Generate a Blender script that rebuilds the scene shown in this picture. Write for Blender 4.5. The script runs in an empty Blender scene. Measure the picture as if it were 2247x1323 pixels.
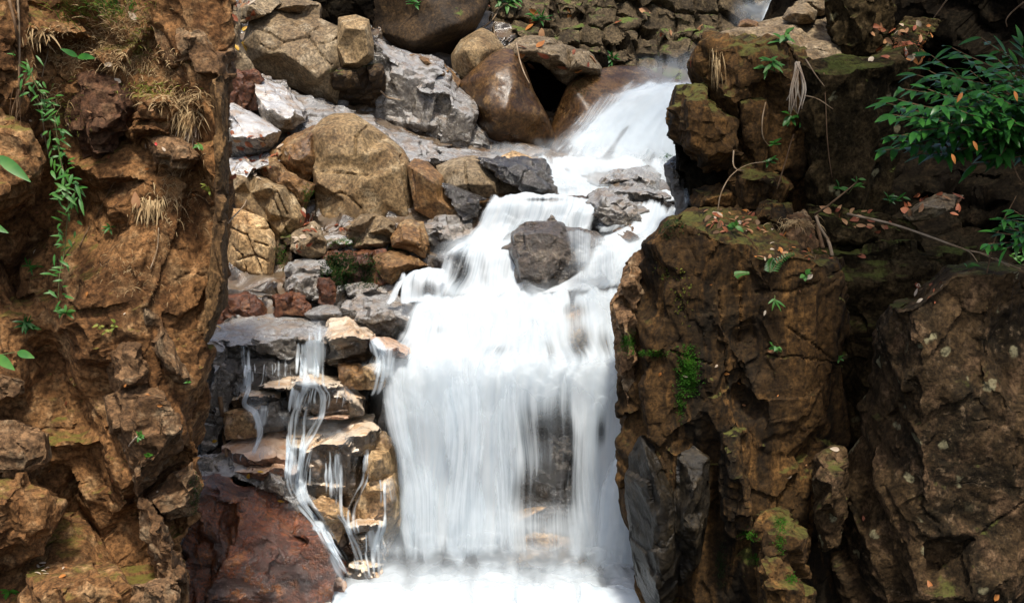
import bpy, bmesh, math, random
import numpy as np
from mathutils import Vector, Matrix
from mathutils.geometry import delaunay_2d_cdt

S = bpy.context.scene
COL = S.collection
R = math.radians

# ------------------------------------------------------------------ camera, sky, sun, exposure
CAMZ = 4.3
PITCH = R(13.0)
F, CX, CY = 2600.0, 1123.5, 661.5
cam_d = bpy.data.cameras.new("camera")
cam_d.sensor_width = 36.0
cam_d.lens = 36.0 * F / 2247.0
cam_d.clip_end = 500
cam = bpy.data.objects.new("camera", cam_d)
COL.objects.link(cam)
cam.location = (0, 0, CAMZ)
cam.rotation_euler = (R(90) - PITCH, 0, 0)
S.camera = cam

SUN_EL, SUN_AZ = R(65), R(5)          # azimuth: to the right of straight behind the camera
world = bpy.data.worlds.new("World")
S.world = world
world.use_nodes = True
wn = world.node_tree.nodes
bg = wn["Background"]
sky = wn.new("ShaderNodeTexSky")
sky.sky_type = 'NISHITA'
sky.sun_disc = False
sky.sun_elevation = SUN_EL
# direction towards the sun, in the scene
SD = Vector((math.sin(SUN_AZ) * math.cos(SUN_EL), -math.cos(SUN_AZ) * math.cos(SUN_EL), math.sin(SUN_EL)))
sky.sun_rotation = math.atan2(SD.x, SD.y)
sky.dust_density = 4.0
sky.ozone_density = 0.3
bg.inputs[1].default_value = 0.13
world.node_tree.links.new(sky.outputs[0], bg.inputs[0])
sun_d = bpy.data.lights.new("sun", 'SUN')
sun_d.energy = 3.0
sun_d.angle = R(5)
sun_d.color = (1.0, 0.94, 0.84)
sun = bpy.data.objects.new("sun", sun_d)
COL.objects.link(sun)
sun.rotation_euler = (-SD).to_track_quat('-Z', 'Y').to_euler()
sun.location = SD * 30
S.view_settings.view_transform = 'Standard'
S.view_settings.look = 'None'
S.view_settings.exposure = 0.72
S.view_settings.gamma = 1.0
S.cycles.transparent_max_bounces = 32
S.cycles.max_bounces = 8
S.cycles.diffuse_bounces = 3
S.cycles.glossy_bounces = 2
S.cycles.transmission_bounces = 4
S.cycles.sample_clamp_indirect = 4

# ------------------------------------------------------------------ geometry helpers
cP, sP = math.cos(PITCH), math.sin(PITCH)

def ray(px, py):
    u = (px - CX) / F
    v = (CY - py) / F
    return u, cP + v * sP, -sP + v * cP

def P(px, py, Y):
    x, y, z = ray(px, py)
    k = Y / y
    return Vector((x * k, Y, z * k + CAMZ))

rng_perm = np.random.RandomState(7)
_p = rng_perm.permutation(256)
PERM = np.concatenate([_p, _p, _p])
GR = rng_perm.normal(size=(256, 3))
GR /= np.linalg.norm(GR, axis=1)[:, None]

def _h(ix, iy, iz):
    return PERM[(PERM[(PERM[ix & 255] + iy) & 255] + iz) & 255]

def pnoise(p):
    i = np.floor(p).astype(np.int64)
    f = p - i
    w = f * f * f * (f * (f * 6 - 15) + 10)
    out = np.zeros(len(p))
    for dx in (0, 1):
        wx = w[:, 0] if dx else 1 - w[:, 0]
        for dy in (0, 1):
            wy = w[:, 1] if dy else 1 - w[:, 1]
            for dz in (0, 1):
                wz = w[:, 2] if dz else 1 - w[:, 2]
                g = GR[_h(i[:, 0] + dx, i[:, 1] + dy, i[:, 2] + dz)]
                d = f - np.array((dx, dy, dz))
                out += wx * wy * wz * (g * d).sum(1)
    return out * 1.5

def fbm(p, octaves=4, gain=0.5):
    a, s, out = 1.0, 1.0, np.zeros(len(p))
    for k in range(octaves):
        out += a * pnoise(p * s + 17.3 * k)
        a *= gain
        s *= 2.03
    return out

CJ = rng_perm.uniform(0, 1, size=(256, 3))
CV = rng_perm.uniform(-1, 1, size=(256, 4))

def cells(p):
    """nearest-cell offset vector, random values of the cell, and the distance gap F2-F1"""
    i = np.floor(p).astype(np.int64)
    n = len(p)
    f1 = np.full(n, 9.0); f2 = np.full(n, 9.0)
    best = np.zeros(n, dtype=np.int64); off = np.zeros((n, 3)); cid = np.zeros(n, dtype=np.int64)
    for dx in (-1, 0, 1):
        for dy in (-1, 0, 1):
            for dz in (-1, 0, 1):
                c = i + np.array((dx, dy, dz))
                h = _h(c[:, 0], c[:, 1], c[:, 2])
                d = p - (c + CJ[h])
                r = np.sqrt((d * d).sum(1))
                m = r < f1
                f2 = np.where(m, f1, np.minimum(f2, r))
                f1 = np.where(m, r, f1)
                best = np.where(m, h, best)
                off = np.where(m[:, None], d, off)
                cid = np.where(m, ((c[:, 0] & 2047) << 22) + ((c[:, 1] & 2047) << 11) + (c[:, 2] & 2047), cid)
    return off, CV[best], f2 - f1, cid

# ------------------------------------------------------------------ materials
def newmat(name):
    m = bpy.data.materials.new(name)
    m.use_nodes = True
    nt = m.node_tree
    for n in list(nt.nodes):
        if n.type != 'OUTPUT_MATERIAL':
            nt.nodes.remove(n)
    out = nt.nodes[0]
    def N(t, **kw):
        n = nt.nodes.new(t)
        for k, v in kw.items():
            setattr(n, k, v)
        return n
    def L(a, b):
        nt.links.new(a, b)
    return m, N, L, out

def rockmat(name, c1, c2, c3, rough=0.85, wet=0.0, moss=0.0, lichen=0.0, streak=False, cap=None, capz=0.45,
            bump=0.5, spec=0.4, scale=1.0, crack=0.5, mosscol=(0.05, 0.075, 0.012)):
    c1, c2, c3 = [tuple(x * g for x, g in zip(c, (0.86, 0.79, 0.68))) for c in (c1, c2, c3)]
    m, N, L, out = newmat(name)
    bs = N('ShaderNodeBsdfPrincipled')
    L(bs.outputs[0], out.inputs[0])
    geo = N('ShaderNodeNewGeometry')
    mp = N('ShaderNodeMapping')
    mp.inputs['Scale'].default_value = (1, 1, 0.22) if streak else (1, 1, 1)
    L(geo.outputs['Position'], mp.inputs[0])
    raw = geo.outputs['Position']
    pos = mp.outputs[0]
    def noise(sc, det=5, rg=0.6, dist=0.0, src=None):
        n = N('ShaderNodeTexNoise')
        n.inputs['Scale'].default_value = sc * scale
        n.inputs['Detail'].default_value = det
        n.inputs['Roughness'].default_value = rg
        n.inputs['Distortion'].default_value = dist
        L(src or pos, n.inputs['Vector'])
        return n.outputs[0]
    def ramp(src, a, b, va=0.0, vb=1.0):
        r = N('ShaderNodeMapRange')
        r.inputs[1].default_value = a; r.inputs[2].default_value = b
        r.inputs[3].default_value = va; r.inputs[4].default_value = vb
        r.interpolation_type = 'SMOOTHSTEP'
        L(src, r.inputs[0])
        return r.outputs[0]
    def mix(fac, a, b):
        x = N('ShaderNodeMix', data_type='RGBA')
        if isinstance(fac, float): x.inputs[0].default_value = fac
        else: L(fac, x.inputs[0])
        for s, v in ((6, a), (7, b)):
            if isinstance(v, tuple): x.inputs[s].default_value = (*v, 1)
            else: L(v, x.inputs[s])
        return x.outputs[2]
    def math_(op, a, b):
        x = N('ShaderNodeMath', operation=op)
        for s, v in ((0, a), (1, b)):
            if isinstance(v, (int, float)): x.inputs[s].default_value = v
            else: L(v, x.inputs[s])
        return x.outputs[0]
    nbig = noise(1.6, 6, 0.62, 0.6)
    nmid = noise(5.5, 8, 0.68, 0.3)
    nfin = noise(38, 6, 0.7, 0.0, raw)
    col = mix(ramp(nbig, 0.40, 0.62), c1, c2)
    col = mix(ramp(nmid, 0.50, 0.68), col, c3)
    # fine grain
    hsv = N('ShaderNodeHueSaturation')
    nm2 = noise(15, 7, 0.7, 0.2, raw)
    L(math_('MULTIPLY', ramp(nfin, 0.33, 0.67, 0.42, 1.55), ramp(nm2, 0.32, 0.68, 0.62, 1.35)), hsv.inputs['Value'])
    L(col, hsv.inputs['Color'])
    col = hsv.outputs[0]
    stn = ramp(noise(2.7, 9, 0.72, 0.8), 0.53, 0.66)
    col = mix(math_('MULTIPLY', stn, 0.7), col, tuple(x * 0.45 for x in c2))
    sep = N('ShaderNodeSeparateXYZ'); L(geo.outputs['Normal'], sep.inputs[0])
    nz = sep.outputs[2]
    if cap:  # upward faces take the cap colour: washed tops and painted wet sheen
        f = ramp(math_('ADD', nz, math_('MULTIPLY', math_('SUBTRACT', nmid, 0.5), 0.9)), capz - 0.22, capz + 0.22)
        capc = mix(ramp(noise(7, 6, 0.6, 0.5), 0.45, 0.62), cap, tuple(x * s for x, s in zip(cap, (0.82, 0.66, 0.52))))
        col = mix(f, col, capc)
    # thin dark joints
    wv = N('ShaderNodeVectorMath', operation='MULTIPLY_ADD')
    nv = N('ShaderNodeTexNoise'); nv.inputs['Scale'].default_value = 3.0; nv.inputs['Detail'].default_value = 4
    L(raw, nv.inputs['Vector'])
    L(nv.outputs['Color'], wv.inputs[0]); wv.inputs[1].default_value = (0.35, 0.35, 0.35); L(raw, wv.inputs[2])
    vo = N('ShaderNodeTexVoronoi', feature='DISTANCE_TO_EDGE')
    vo.inputs['Scale'].default_value = 1.6 * scale
    L(wv.outputs[0], vo.inputs['Vector'])
    crk = math_('MULTIPLY', ramp(vo.outputs[0], 0.0, 0.016, crack, 0.0), ramp(nbig, 0.53, 0.64))
    col = mix(crk, col, tuple(x * 0.25 for x in c2))
    if lichen > 0:
        vl = N('ShaderNodeTexVoronoi'); vl.inputs['Scale'].default_value = 7.0
        L(wv.outputs[0], vl.inputs['Vector'])
        sp = N('ShaderNodeSeparateColor'); L(vl.outputs['Color'], sp.inputs[0])
        lf = math_('MULTIPLY', ramp(math_('ADD', vl.outputs[0], math_('MULTIPLY', math_('SUBTRACT', nm2, 0.5), 0.5)), 0.20, 0.34, 1.0, 0.0), ramp(sp.outputs[0], 0.95 - 0.3 * lichen, 0.98 - 0.3 * lichen))
        lf = math_('MULTIPLY', lf, ramp(nfin, 0.35, 0.55, 0.3, 1.0))
        col = mix(lf, col, (0.22, 0.195, 0.11))
        lf2 = math_('MULTIPLY', ramp(noise(15, 6, 0.75, 0, raw), 0.56, 0.66), ramp(nbig, 0.4, 0.6, 0.1, lichen))
        col = mix(lf2, col, (0.21, 0.145, 0.085))
    if moss > 0:
        mf = ramp(math_('ADD', math_('MULTIPLY', nz, 0.35), noise(2.3, 7, 0.7, 0.4, raw)), 0.84 - 0.3 * moss, 0.98 - 0.3 * moss)
        mf = math_('MULTIPLY', mf, ramp(nfin, 0.35, 0.6, 0.4, 1.0))
        col = mix(mf, col, mix(nfin, mosscol, tuple(x * 2.2 for x in mosscol)))
    L(col, bs.inputs['Base Color'])
    if wet > 0:
        L(ramp(noise(4.0, 6, 0.6, 0.3, raw), 0.38, 0.62, max(0.12, rough - 0.65 * wet), rough), bs.inputs['Roughness'])
    else:
        L(ramp(nmid, 0.3, 0.7, rough - 0.08, min(1, rough + 0.1)), bs.inputs['Roughness'])
    bs.inputs['Specular IOR Level'].default_value = spec
    if wet >= 0.4:
        bs.inputs['Coat Weight'].default_value = 0.8
        bs.inputs['Coat Roughness'].default_value = 0.16
        bs.inputs['Coat IOR'].default_value = 1.6
    h = math_('ADD', math_('MULTIPLY', nmid, 1.0), math_('ADD', math_('MULTIPLY', nfin, 0.5), math_('MULTIPLY', nm2, 0.6)))
    h = math_('ADD', h, math_('MULTIPLY', crk, -0.5))
    bp = N('ShaderNodeBump')
    bp.inputs['Strength'].default_value = bump
    bp.inputs['Distance'].default_value = 0.032
    L(h, bp.inputs['Height'])
    L(bp.outputs[0], bs.inputs['Normal'])
    if wet >= 0.4: L(bp.outputs[0], bs.inputs['Coat Normal'])
    return m

M = {}
M['cliff'] = rockmat('brown_earthy_rock', (0.215, 0.115, 0.050), (0.12, 0.060, 0.025), (0.32, 0.21, 0.115), rough=0.9, moss=0.22, bump=0.75, spec=0.2, mosscol=(0.07, 0.062, 0.012))
M['cliffgrey'] = rockmat('grey_brown_rock', (0.20, 0.125, 0.070), (0.115, 0.065, 0.032), (0.26, 0.20, 0.135), rough=0.85, bump=0.7, spec=0.25)
M['plate'] = rockmat('dull_purple_brown_rock', (0.115, 0.062, 0.038), (0.075, 0.036, 0.019), (0.17, 0.105, 0.062), rough=0.85, bump=0.8, spec=0.25)
M['pillar'] = rockmat('bark_grey_rock', (0.16, 0.098, 0.045), (0.085, 0.052, 0.027), (0.22, 0.155, 0.088), rough=0.9, streak=True, bump=0.8, spec=0.2)
M['tan'] = rockmat('tan_rock', (0.25, 0.185, 0.105), (0.155, 0.105, 0.055), (0.31, 0.26, 0.18), rough=0.75, moss=0.0, bump=0.35, spec=0.3, crack=0.35)
M['yellow'] = rockmat('pale_ochre_rock', (0.46, 0.335, 0.19), (0.31, 0.195, 0.095), (0.56, 0.45, 0.30), rough=0.8, bump=0.45, spec=0.3, crack=0.95)
M['grey'] = rockmat('grey_tan_rock', (0.21, 0.17, 0.115), (0.145, 0.105, 0.062), (0.28, 0.245, 0.19), rough=0.75, bump=0.4, spec=0.35, crack=0.6)
M['ochre'] = rockmat('orange_brown_rock', (0.20, 0.115, 0.048), (0.10, 0.055, 0.024), (0.28, 0.20, 0.11), rough=0.7, wet=0.35, bump=0.5, spec=0.45)
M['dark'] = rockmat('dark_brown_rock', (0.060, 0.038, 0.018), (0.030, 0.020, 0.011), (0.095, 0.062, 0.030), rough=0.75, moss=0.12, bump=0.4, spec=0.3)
M['roughbrown'] = rockmat('rough_speckled_brown_rock', (0.085, 0.062, 0.045), (0.038, 0.030, 0.024), (0.19, 0.165, 0.135), rough=0.5, wet=0.4, bump=1.2, spec=0.7)
M['brownwet'] = rockmat('smooth_wet_brown_rock', (0.105, 0.058, 0.022), (0.05, 0.027, 0.012), (0.16, 0.10, 0.045), rough=0.5, wet=0.38, bump=0.2, spec=0.45, crack=0.0)
M['wet'] = rockmat('wet_black_rock', (0.036, 0.032, 0.028), (0.016, 0.014, 0.013), (0.11, 0.10, 0.088), rough=0.42, wet=0.6, bump=1.0, spec=0.8)
M['wetgrey'] = rockmat('wet_grey_rock', (0.115, 0.105, 0.092), (0.045, 0.040, 0.036), (0.24, 0.225, 0.20), rough=0.42, wet=0.5, bump=1.0, spec=0.8, cap=(0.27, 0.265, 0.255), capz=0.55)  # pale cap colour puts the sky sheen of wet tops into the rock
M['slab'] = rockmat('grey_slab_rock', (0.15, 0.135, 0.115), (0.08, 0.065, 0.05), (0.27, 0.25, 0.225), rough=0.42, wet=0.45, bump=0.5, spec=0.7, cap=(0.40, 0.395, 0.385), capz=0.5)  # near-white cap paints the bright reflection on wet slab tops
M['cream'] = rockmat('washed_cream_rock', (0.055, 0.042, 0.030), (0.024, 0.019, 0.015), (0.13, 0.085, 0.048), rough=0.45, wet=0.4, bump=0.45, spec=0.5, cap=(0.62, 0.51, 0.38), capz=0.40)  # real washed tops, lightened as if sunlit; dark sides also carry painted shade
M['creamall'] = rockmat('pale_cream_rock', (0.40, 0.29, 0.17), (0.26, 0.16, 0.085), (0.50, 0.40, 0.27), rough=0.5, wet=0.3, bump=0.4, spec=0.45)
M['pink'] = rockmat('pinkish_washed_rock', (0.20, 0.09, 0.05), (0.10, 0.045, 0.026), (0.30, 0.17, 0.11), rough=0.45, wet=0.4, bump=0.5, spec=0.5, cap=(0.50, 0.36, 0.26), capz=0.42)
M['red'] = rockmat('wet_rust_red_rock', (0.17, 0.048, 0.011), (0.035, 0.011, 0.005), (0.26, 0.10, 0.026), rough=0.34, wet=0.5, bump=1.1, spec=0.8)
M['redbrown'] = rockmat('red_brown_rock', (0.12, 0.045, 0.02), (0.06, 0.022, 0.011), (0.20, 0.10, 0.05), rough=0.6, wet=0.3, bump=0.6, spec=0.45)
M['mossrock'] = rockmat('brown_mossy_rock', (0.072, 0.041, 0.015), (0.014, 0.010, 0.005), (0.15, 0.083, 0.030), rough=0.9, moss=0.28, streak=True, bump=0.55, spec=0.2, mosscol=(0.045, 0.045, 0.010))
M['shade'] = rockmat('shade_darkened_mossy_rock', (0.036, 0.027, 0.015), (0.017, 0.014, 0.008), (0.065, 0.048, 0.026), rough=0.9, moss=0.3, lichen=0.22, bump=0.7, spec=0.04, mosscol=(0.035, 0.040, 0.010))  # mossy rock, its colour darkened to carry the right bank's shade
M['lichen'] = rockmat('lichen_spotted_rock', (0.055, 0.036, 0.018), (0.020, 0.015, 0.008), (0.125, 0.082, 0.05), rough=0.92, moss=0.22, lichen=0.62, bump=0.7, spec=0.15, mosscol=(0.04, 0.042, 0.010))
M['black'] = rockmat('shade_black_rock', (0.009, 0.0075, 0.005), (0.005, 0.004, 0.003), (0.016, 0.012, 0.008), rough=0.8, moss=0.0, bump=0.6, spec=0.04)  # near-black colour stands in for the shade of cave and recesses
M['slate'] = rockmat('damp_slate_rock', (0.024, 0.020, 0.014), (0.011, 0.0095, 0.007), (0.05, 0.038, 0.022), rough=0.55, wet=0.3, bump=0.6, spec=0.35)
M['block'] = rockmat('jointed_grey_brown_rock', (0.095, 0.074, 0.046), (0.045, 0.034, 0.02), (0.16, 0.13, 0.085), rough=0.85, moss=0.2, bump=0.6, spec=0.25)
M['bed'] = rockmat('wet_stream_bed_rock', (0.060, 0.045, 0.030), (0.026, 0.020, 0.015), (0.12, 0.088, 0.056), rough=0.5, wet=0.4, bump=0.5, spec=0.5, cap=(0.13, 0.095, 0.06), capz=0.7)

# ------------------------------------------------------------------ rocks
def tag(o, label=None, cat=None, group=None, kind=None):
    if label: o['label'] = label
    if cat: o['category'] = cat
    if group: o['group'] = group
    if kind: o['kind'] = kind
    return o

def sstep(x):
    x = np.clip(x, 0, 1)
    return x * x * (3 - 2 * x)

def inside(x, y, poly):
    c = False
    j = len(poly) - 1
    for i in range(len(poly)):
        xi, yi = poly[i][:2]; xj, yj = poly[j][:2]
        if (yi > y) != (yj > y) and x < (xj - xi) * (y - yi) / (yj - yi) + xi:
            c = not c
        j = i
    return c

def parse(s):
    r = []
    for w in s.split():
        q = [float(t) for t in w.split(',')]
        r.append((q[0], q[1], q[2] if len(q) > 2 else None))
    return r

ROCKS = []

def rock(name, label, Y, out, inn='', mat='grey', T=0.5, bulge=None, vox=None, sm=3, rough=1.0, blk=None, top=0.0, under=0.0,
         cat='rock', group=None, kind=None, bricks=None, jy=None, jz=0.6, flute=0.0, cracks='', seed=None):
    rs = random.Random(seed if seed is not None else len(ROCKS) * 13 + 5)
    o = parse(out)
    xs = [q[0] for q in o]; ys = [q[1] for q in o]
    area = abs(sum(xs[i - 1] * ys[i] - xs[i] * ys[i - 1] for i in range(len(o)))) / 2
    px = Y / F
    size = math.sqrt(area) * px
    b = 0.10 * size if bulge is None else bulge
    cx = sum(xs) / len(xs); cy = sum(ys) / len(ys)
    y0, y1 = min(ys), max(ys)
    def lean(y):
        t = (y - (y0 + y1) / 2) / max(1, (y1 - y0) / 2)
        return top * max(0, -t) + under * max(0, t)
    if not kind and area < 90000:
        o = [(cx + (q[0] - cx) * 1.065, cy + (q[1] - cy) * 1.065, q[2]) for q in o]
    pts = [(q[0], q[1], (q[2] if q[2] is not None else 0.0) + lean(q[1])) for q in o]
    auto = inn == '' or inn.startswith('+')
    for q in parse(inn.lstrip('+')):
        pts.append((q[0], q[1], (q[2] if q[2] is not None else -b) + (lean(q[1]) if auto else 0)))
    if auto:
        # a few big planes meeting at two or three interior corners
        kk = 2 if size < 0.35 else 3
        a0 = rs.uniform(0, 6.28)
        for i in range(kk):
            a_ = a0 + i * 6.283 / kk + rs.uniform(-.5, .5)
            rr_ = rs.uniform(0.30, 0.55)
            x, y = cx + (max(xs) - min(xs)) / 2 * rr_ * math.cos(a_), cy + (y1 - y0) / 2 * rr_ * math.sin(a_)
            if inside(x, y, o):
                pts.append((x, y, -b * rs.uniform(0.7, 1.3) + lean(y)))
    n = len(o)
    v2 = [Vector((q[0], -q[1])) for q in pts]
    vo, eo, fo, ov, oe, of = delaunay_2d_cdt(v2, [(i, (i + 1) % n) for i in range(n)], [], 1, 1e-4)
    d = []
    for k, v in enumerate(vo):
        d.append(pts[ov[k][0]][2] if ov[k] else 0.0)
    m = len(vo)
    zb = max(d) + T
    vs = [P(v.x, -v.y, Y + d[k]) for k, v in enumerate(vo)]
    bk = [P(cx + (v.x - cx) * 0.94, cy + (-v.y - cy) * 0.94, Y + max(zb, d[k] + 0.05)) for k, v in enumerate(vo)]
    faces = []
    edge = {}
    for f in fo:
        f = list(f)
        a = sum(vo[f[i - 1]].x * vo[f[i]].y - vo[f[i]].x * vo[f[i - 1]].y for i in range(len(f)))
        if a < 0: f.reverse()
        faces.append(f)
        faces.append([x + m for x in reversed(f)])
        for i in range(len(f)):
            edge[(f[i - 1], f[i])] = 1
    for (a, c) in edge:
        if (c, a) not in edge:
            faces.append([c, a, a + m, c + m])
    me = bpy.data.meshes.new(name)
    me.from_pydata([tuple(v) for v in vs + bk], [], faces)
    ob = bpy.data.objects.new(name, me)
    COL.objects.link(ob)
    md = ob.modifiers.new('r', 'REMESH')
    md.mode = 'VOXEL'
    md.voxel_size = vox or max(0.011, min(0.020, size * 0.020))
    md.adaptivity = 0.0
    tag(ob, label, cat if not kind else None, group, kind)
    ob.data.materials.append(M[mat])
    ROCKS.append((ob, size, sm, rough, blk, mat, bricks, jy, jz, flute, cracks, 0 if (kind or sm > 4 or size > 1.6) else 0, bool(kind) or size > 1.6))
    return ob

def finish_rocks():
    bpy.context.view_layer.update()
    dg = bpy.context.evaluated_depsgraph_get()
    total = 0
    for ob, size, sm, rough, blk, mat, bricks, jy, jz, flute, cracks, planes, big in ROCKS:
        me = bpy.data.meshes.new_from_object(ob.evaluated_get(dg))
        old = ob.data
        ob.modifiers.clear()
        nv = len(me.vertices)
        total += nv
        co = np.empty(nv * 3); me.vertices.foreach_get('co', co); co = co.reshape(-1, 3)
        ne = len(me.edges)
        ed = np.empty(ne * 2, dtype=np.int64); me.edges.foreach_get('vertices', ed); ed = ed.reshape(-1, 2)
        deg = np.bincount(ed.ravel(), minlength=nv).clip(1)
        def smooth(c, it, w=0.5):
            for _ in range(it):
                acc = np.stack([np.bincount(ed[:, 0], c[ed[:, 1], k], nv) + np.bincount(ed[:, 1], c[ed[:, 0], k], nv) for k in range(3)], 1)
                c = c + w * (acc / deg[:, None] - c)
            return c
        def normals(c):
            me.vertices.foreach_set('co', c.ravel())
            me.update()
            nn = np.empty(nv * 3); me.vertices.foreach_get('normal', nn)
            return nn.reshape(-1, 3)
        co = smooth(co, sm * 6 if sm > 4 else 0, 0.5)
        nr = normals(co)
        nr = smooth(nr, 3)
        nr /= np.linalg.norm(nr, axis=1)[:, None].clip(1e-6)
        s = min(1.0, size)
        warp = np.stack([fbm(co * 1.7 / max(.4, s) + k * 31.7, 3) for k in range(3)], 1)
        # chiselled facets: the surface inside each cell is pulled flat, cells step against each other
        q = co + warp * 0.10 * s
        bs = blk or (0.30 * s + 0.05, 0.05 * s, (1, 1, 1))
        an = np.array(bs[2])
        def facet(c, nr, size_, flat, lim, jit, step):
            off, rv, gap, cid = cells((c + warp * 0.10 * s) * an / size_ + 5.1 + size_)
            u_, inv = np.unique(cid, return_inverse=True)
            k = len(u_)
            cnt = np.bincount(inv, minlength=k).clip(1)
            cc = np.stack([np.bincount(inv, c[:, j], k) for j in range(3)], 1) / cnt[:, None]
            cn = np.stack([np.bincount(inv, nr[:, j], k) for j in range(3)], 1)
            cn /= np.linalg.norm(cn, axis=1)[:, None].clip(1e-6)
            n_ = cn[inv] + rv[:, :3] * jit
            n_ /= np.linalg.norm(n_, axis=1)[:, None].clip(1e-6)
            dd = ((c - cc[inv]) * n_).sum(1)
            face = np.clip(((nr * n_).sum(1) - 0.15) / 0.4, 0, 1)
            mv = np.clip(-dd * flat, -lim, lim) * face + step * rv[:, 3]
            return c + n_ * mv[:, None], gap
        if planes:
            rr = np.random.RandomState(int(size * 1e4) % 9973 + nv % 97)
            c0 = (co.max(0) + co.min(0)) / 2
            ext = (co.max(0) - co.min(0)) / 2
            for k in range(planes):
                n_ = rr.normal(size=3)
                n_[1] = -abs(n_[1]) * 0.9 - 0.15
                if k % 3 == 0: n_[2] = abs(n_[2])
                n_ = n_ / ext
                n_ /= np.linalg.norm(n_)
                pr = (co - c0) @ n_
                lim_ = np.percentile(pr, 99.6) * rr.uniform(0.86, 0.97)
                co = co - np.clip(pr - lim_, 0, None)[:, None] * n_ * 0.96
            nr = normals(co); nr = smooth(nr, 1); nr /= np.linalg.norm(nr, axis=1)[:, None].clip(1e-6)
        rr = np.random.RandomState(int(size * 1e5) % 99991)
        if sm <= 4 and rough > 0.4:
            # joint planes: three families of parallel fractures; the surface snaps to them in treads and risers
            def frame(yaw, dip, roll):
                m_ = Matrix.Rotation(yaw, 3, 'Z') @ Matrix.Rotation(dip, 3, 'X') @ Matrix.Rotation(roll, 3, 'Y')
                return [np.array(m_ @ Vector(v)) for v in ((1, 0.12, 0.1), (0, 1, 0), (0.15, 0, 1))]
            def terrace(c, nr, sp, k, dirs, cellk, sharp):
                off, rv, gap, cid = cells(c / (sp * cellk) + 3.3)
                for j, d_ in enumerate(dirs):
                    d_ = d_ / np.linalg.norm(d_)
                    spj = sp * (1.0, 0.8, 0.9)[j]
                    t = (c @ d_) / spj + rv[:, j] * 0.5 + rr.uniform(0, 1) + 0.10 * fbm(c * 1.3 / sp, 2)
                    fl = np.floor(t); fr = t - fl
                    st_ = fl + sstep((fr - 0.5) / sharp + 0.5)
                    w_ = np.clip(np.abs(nr @ d_) * 1.6 - 0.25, 0, 1)
                    c = c + d_ * ((st_ - t) * spj * k * w_ * (jz if j == 2 else 1.0))[:, None]
                return c
            dirs = frame(R(jy if jy is not None else rr.uniform(-28, 28)), R(rr.uniform(-14, 14)), R(rr.uniform(-24, 24)))
            sp1 = bs[0] * (0.95 if big else 0.85)
            co = terrace(co, nr, sp1, 0.80 * min(1, rough), dirs, 2.6, 0.30)
            nr = normals(co); nr = smooth(nr, 1); nr /= np.linalg.norm(nr, axis=1)[:, None].clip(1e-6)
            co = terrace(co, nr, sp1 * 0.36, 0.62 * min(1, rough), dirs, 3.0, 0.34)
            nr = normals(co); nr = smooth(nr, 1); nr /= np.linalg.norm(nr, axis=1)[:, None].clip(1e-6)
            if big:
                co = terrace(co, nr, sp1 * 0.15, 0.5, dirs, 3.0, 0.4)
                nr = normals(co); nr = smooth(nr, 1); nr /= np.linalg.norm(nr, axis=1)[:, None].clip(1e-6)
        disp = rough * 0.012 * s * fbm(co * 2.6 / max(.4, s), 3)
        disp += rough * 0.0055 * fbm(co * 13.0, 5, 0.6)
        if flute:
            fl_ = fbm(co * np.array((3.4, 3.4, 0.35)) + 4.0, 4, 0.55)
            disp += flute * (np.abs(fl_) * 1.6 - 0.5)
        if cracks:
            # open joints: narrow grooves following given lines over the front of the rock
            fx, fy, fz = co[:, 0], co[:, 1] * cP - (co[:, 2] - CAMZ) * sP, co[:, 1] * sP + (co[:, 2] - CAMZ) * cP
            sx, sy = CX + F * fx / fy, CY - F * fz / fy
            sx = sx + 2.5 * fbm(co * 9.0, 3); sy = sy + 2.5 * fbm(co * 9.0 + 9.0, 3)
            for ln_ in cracks.split(';'):
                q_ = parse(ln_)
                for (ax, ay, _a), (bx_, by_, _b) in zip(q_[:-1], q_[1:]):
                    L2 = max(1e-6, (bx_ - ax) ** 2 + (by_ - ay) ** 2)
                    t_ = np.clip(((sx - ax) * (bx_ - ax) + (sy - ay) * (by_ - ay)) / L2, 0, 1)
                    d_ = np.hypot(sx - ax - t_ * (bx_ - ax), sy - ay - t_ * (by_ - ay))
                    disp = disp - 0.038 * np.exp(-(d_ / 1.7) ** 2)
        if bricks:
            # jointed blocks: warped courses along a tilted frame, each block standing in or out
            ang, bw, bh, amp = bricks
            ca, sa = math.cos(ang), math.sin(ang)
            wq = co + warp * 0.16
            a_ = (wq[:, 0] * ca + wq[:, 2] * sa) / bw
            b_ = (-wq[:, 0] * sa + wq[:, 2] * ca) / bh
            ia = np.floor(a_)
            b_ = b_ * (1 + 0.35 * CJ[(ia.astype(int) * 7) & 255, 0]) + CJ[(ia.astype(int) * 13) & 255, 1]
            ib = np.floor(b_)
            hh = _h(ia.astype(np.int64), ib.astype(np.int64), np.int64(3) + 0 * ia.astype(np.int64))
            fa, fb = a_ - ia, b_ - ib
            gp = np.minimum(np.minimum(fa, 1 - fa) * bw, np.minimum(fb, 1 - fb) * bh)
            st_ = CV[hh, 3] * 0.5 + (fa - .5) * CV[hh, 0] * 0.6 + (fb - .5) * CV[hh, 1] * 0.6 - (fb - .5) * 0.5
            disp += amp * st_ - amp * 0.6 * np.clip(1 - gp / 0.03, 0, 1)
        if mat in ('cliff', 'mossrock', 'shade'):
            disp += (0.012 if mat == 'cliff' else 0.006) * fbm(co * 6.5, 4, 0.6) * rough
        co = co + nr * disp[:, None]
        co = smooth(co, 1, 0.2)
        # origin at the base of the rock
        bx = Vector((float(co[:, 0].mean()), float(co[:, 1].mean()), float(co[:, 2].min())))
        co = co - np.array(bx)
        me.vertices.foreach_set('co', co.ravel())
        me.update()
        me.polygons.foreach_set('use_smooth', np.ones(len(me.polygons), dtype=bool))
        me.set_sharp_from_angle(angle=R(32))
        me.materials.clear()
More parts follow.
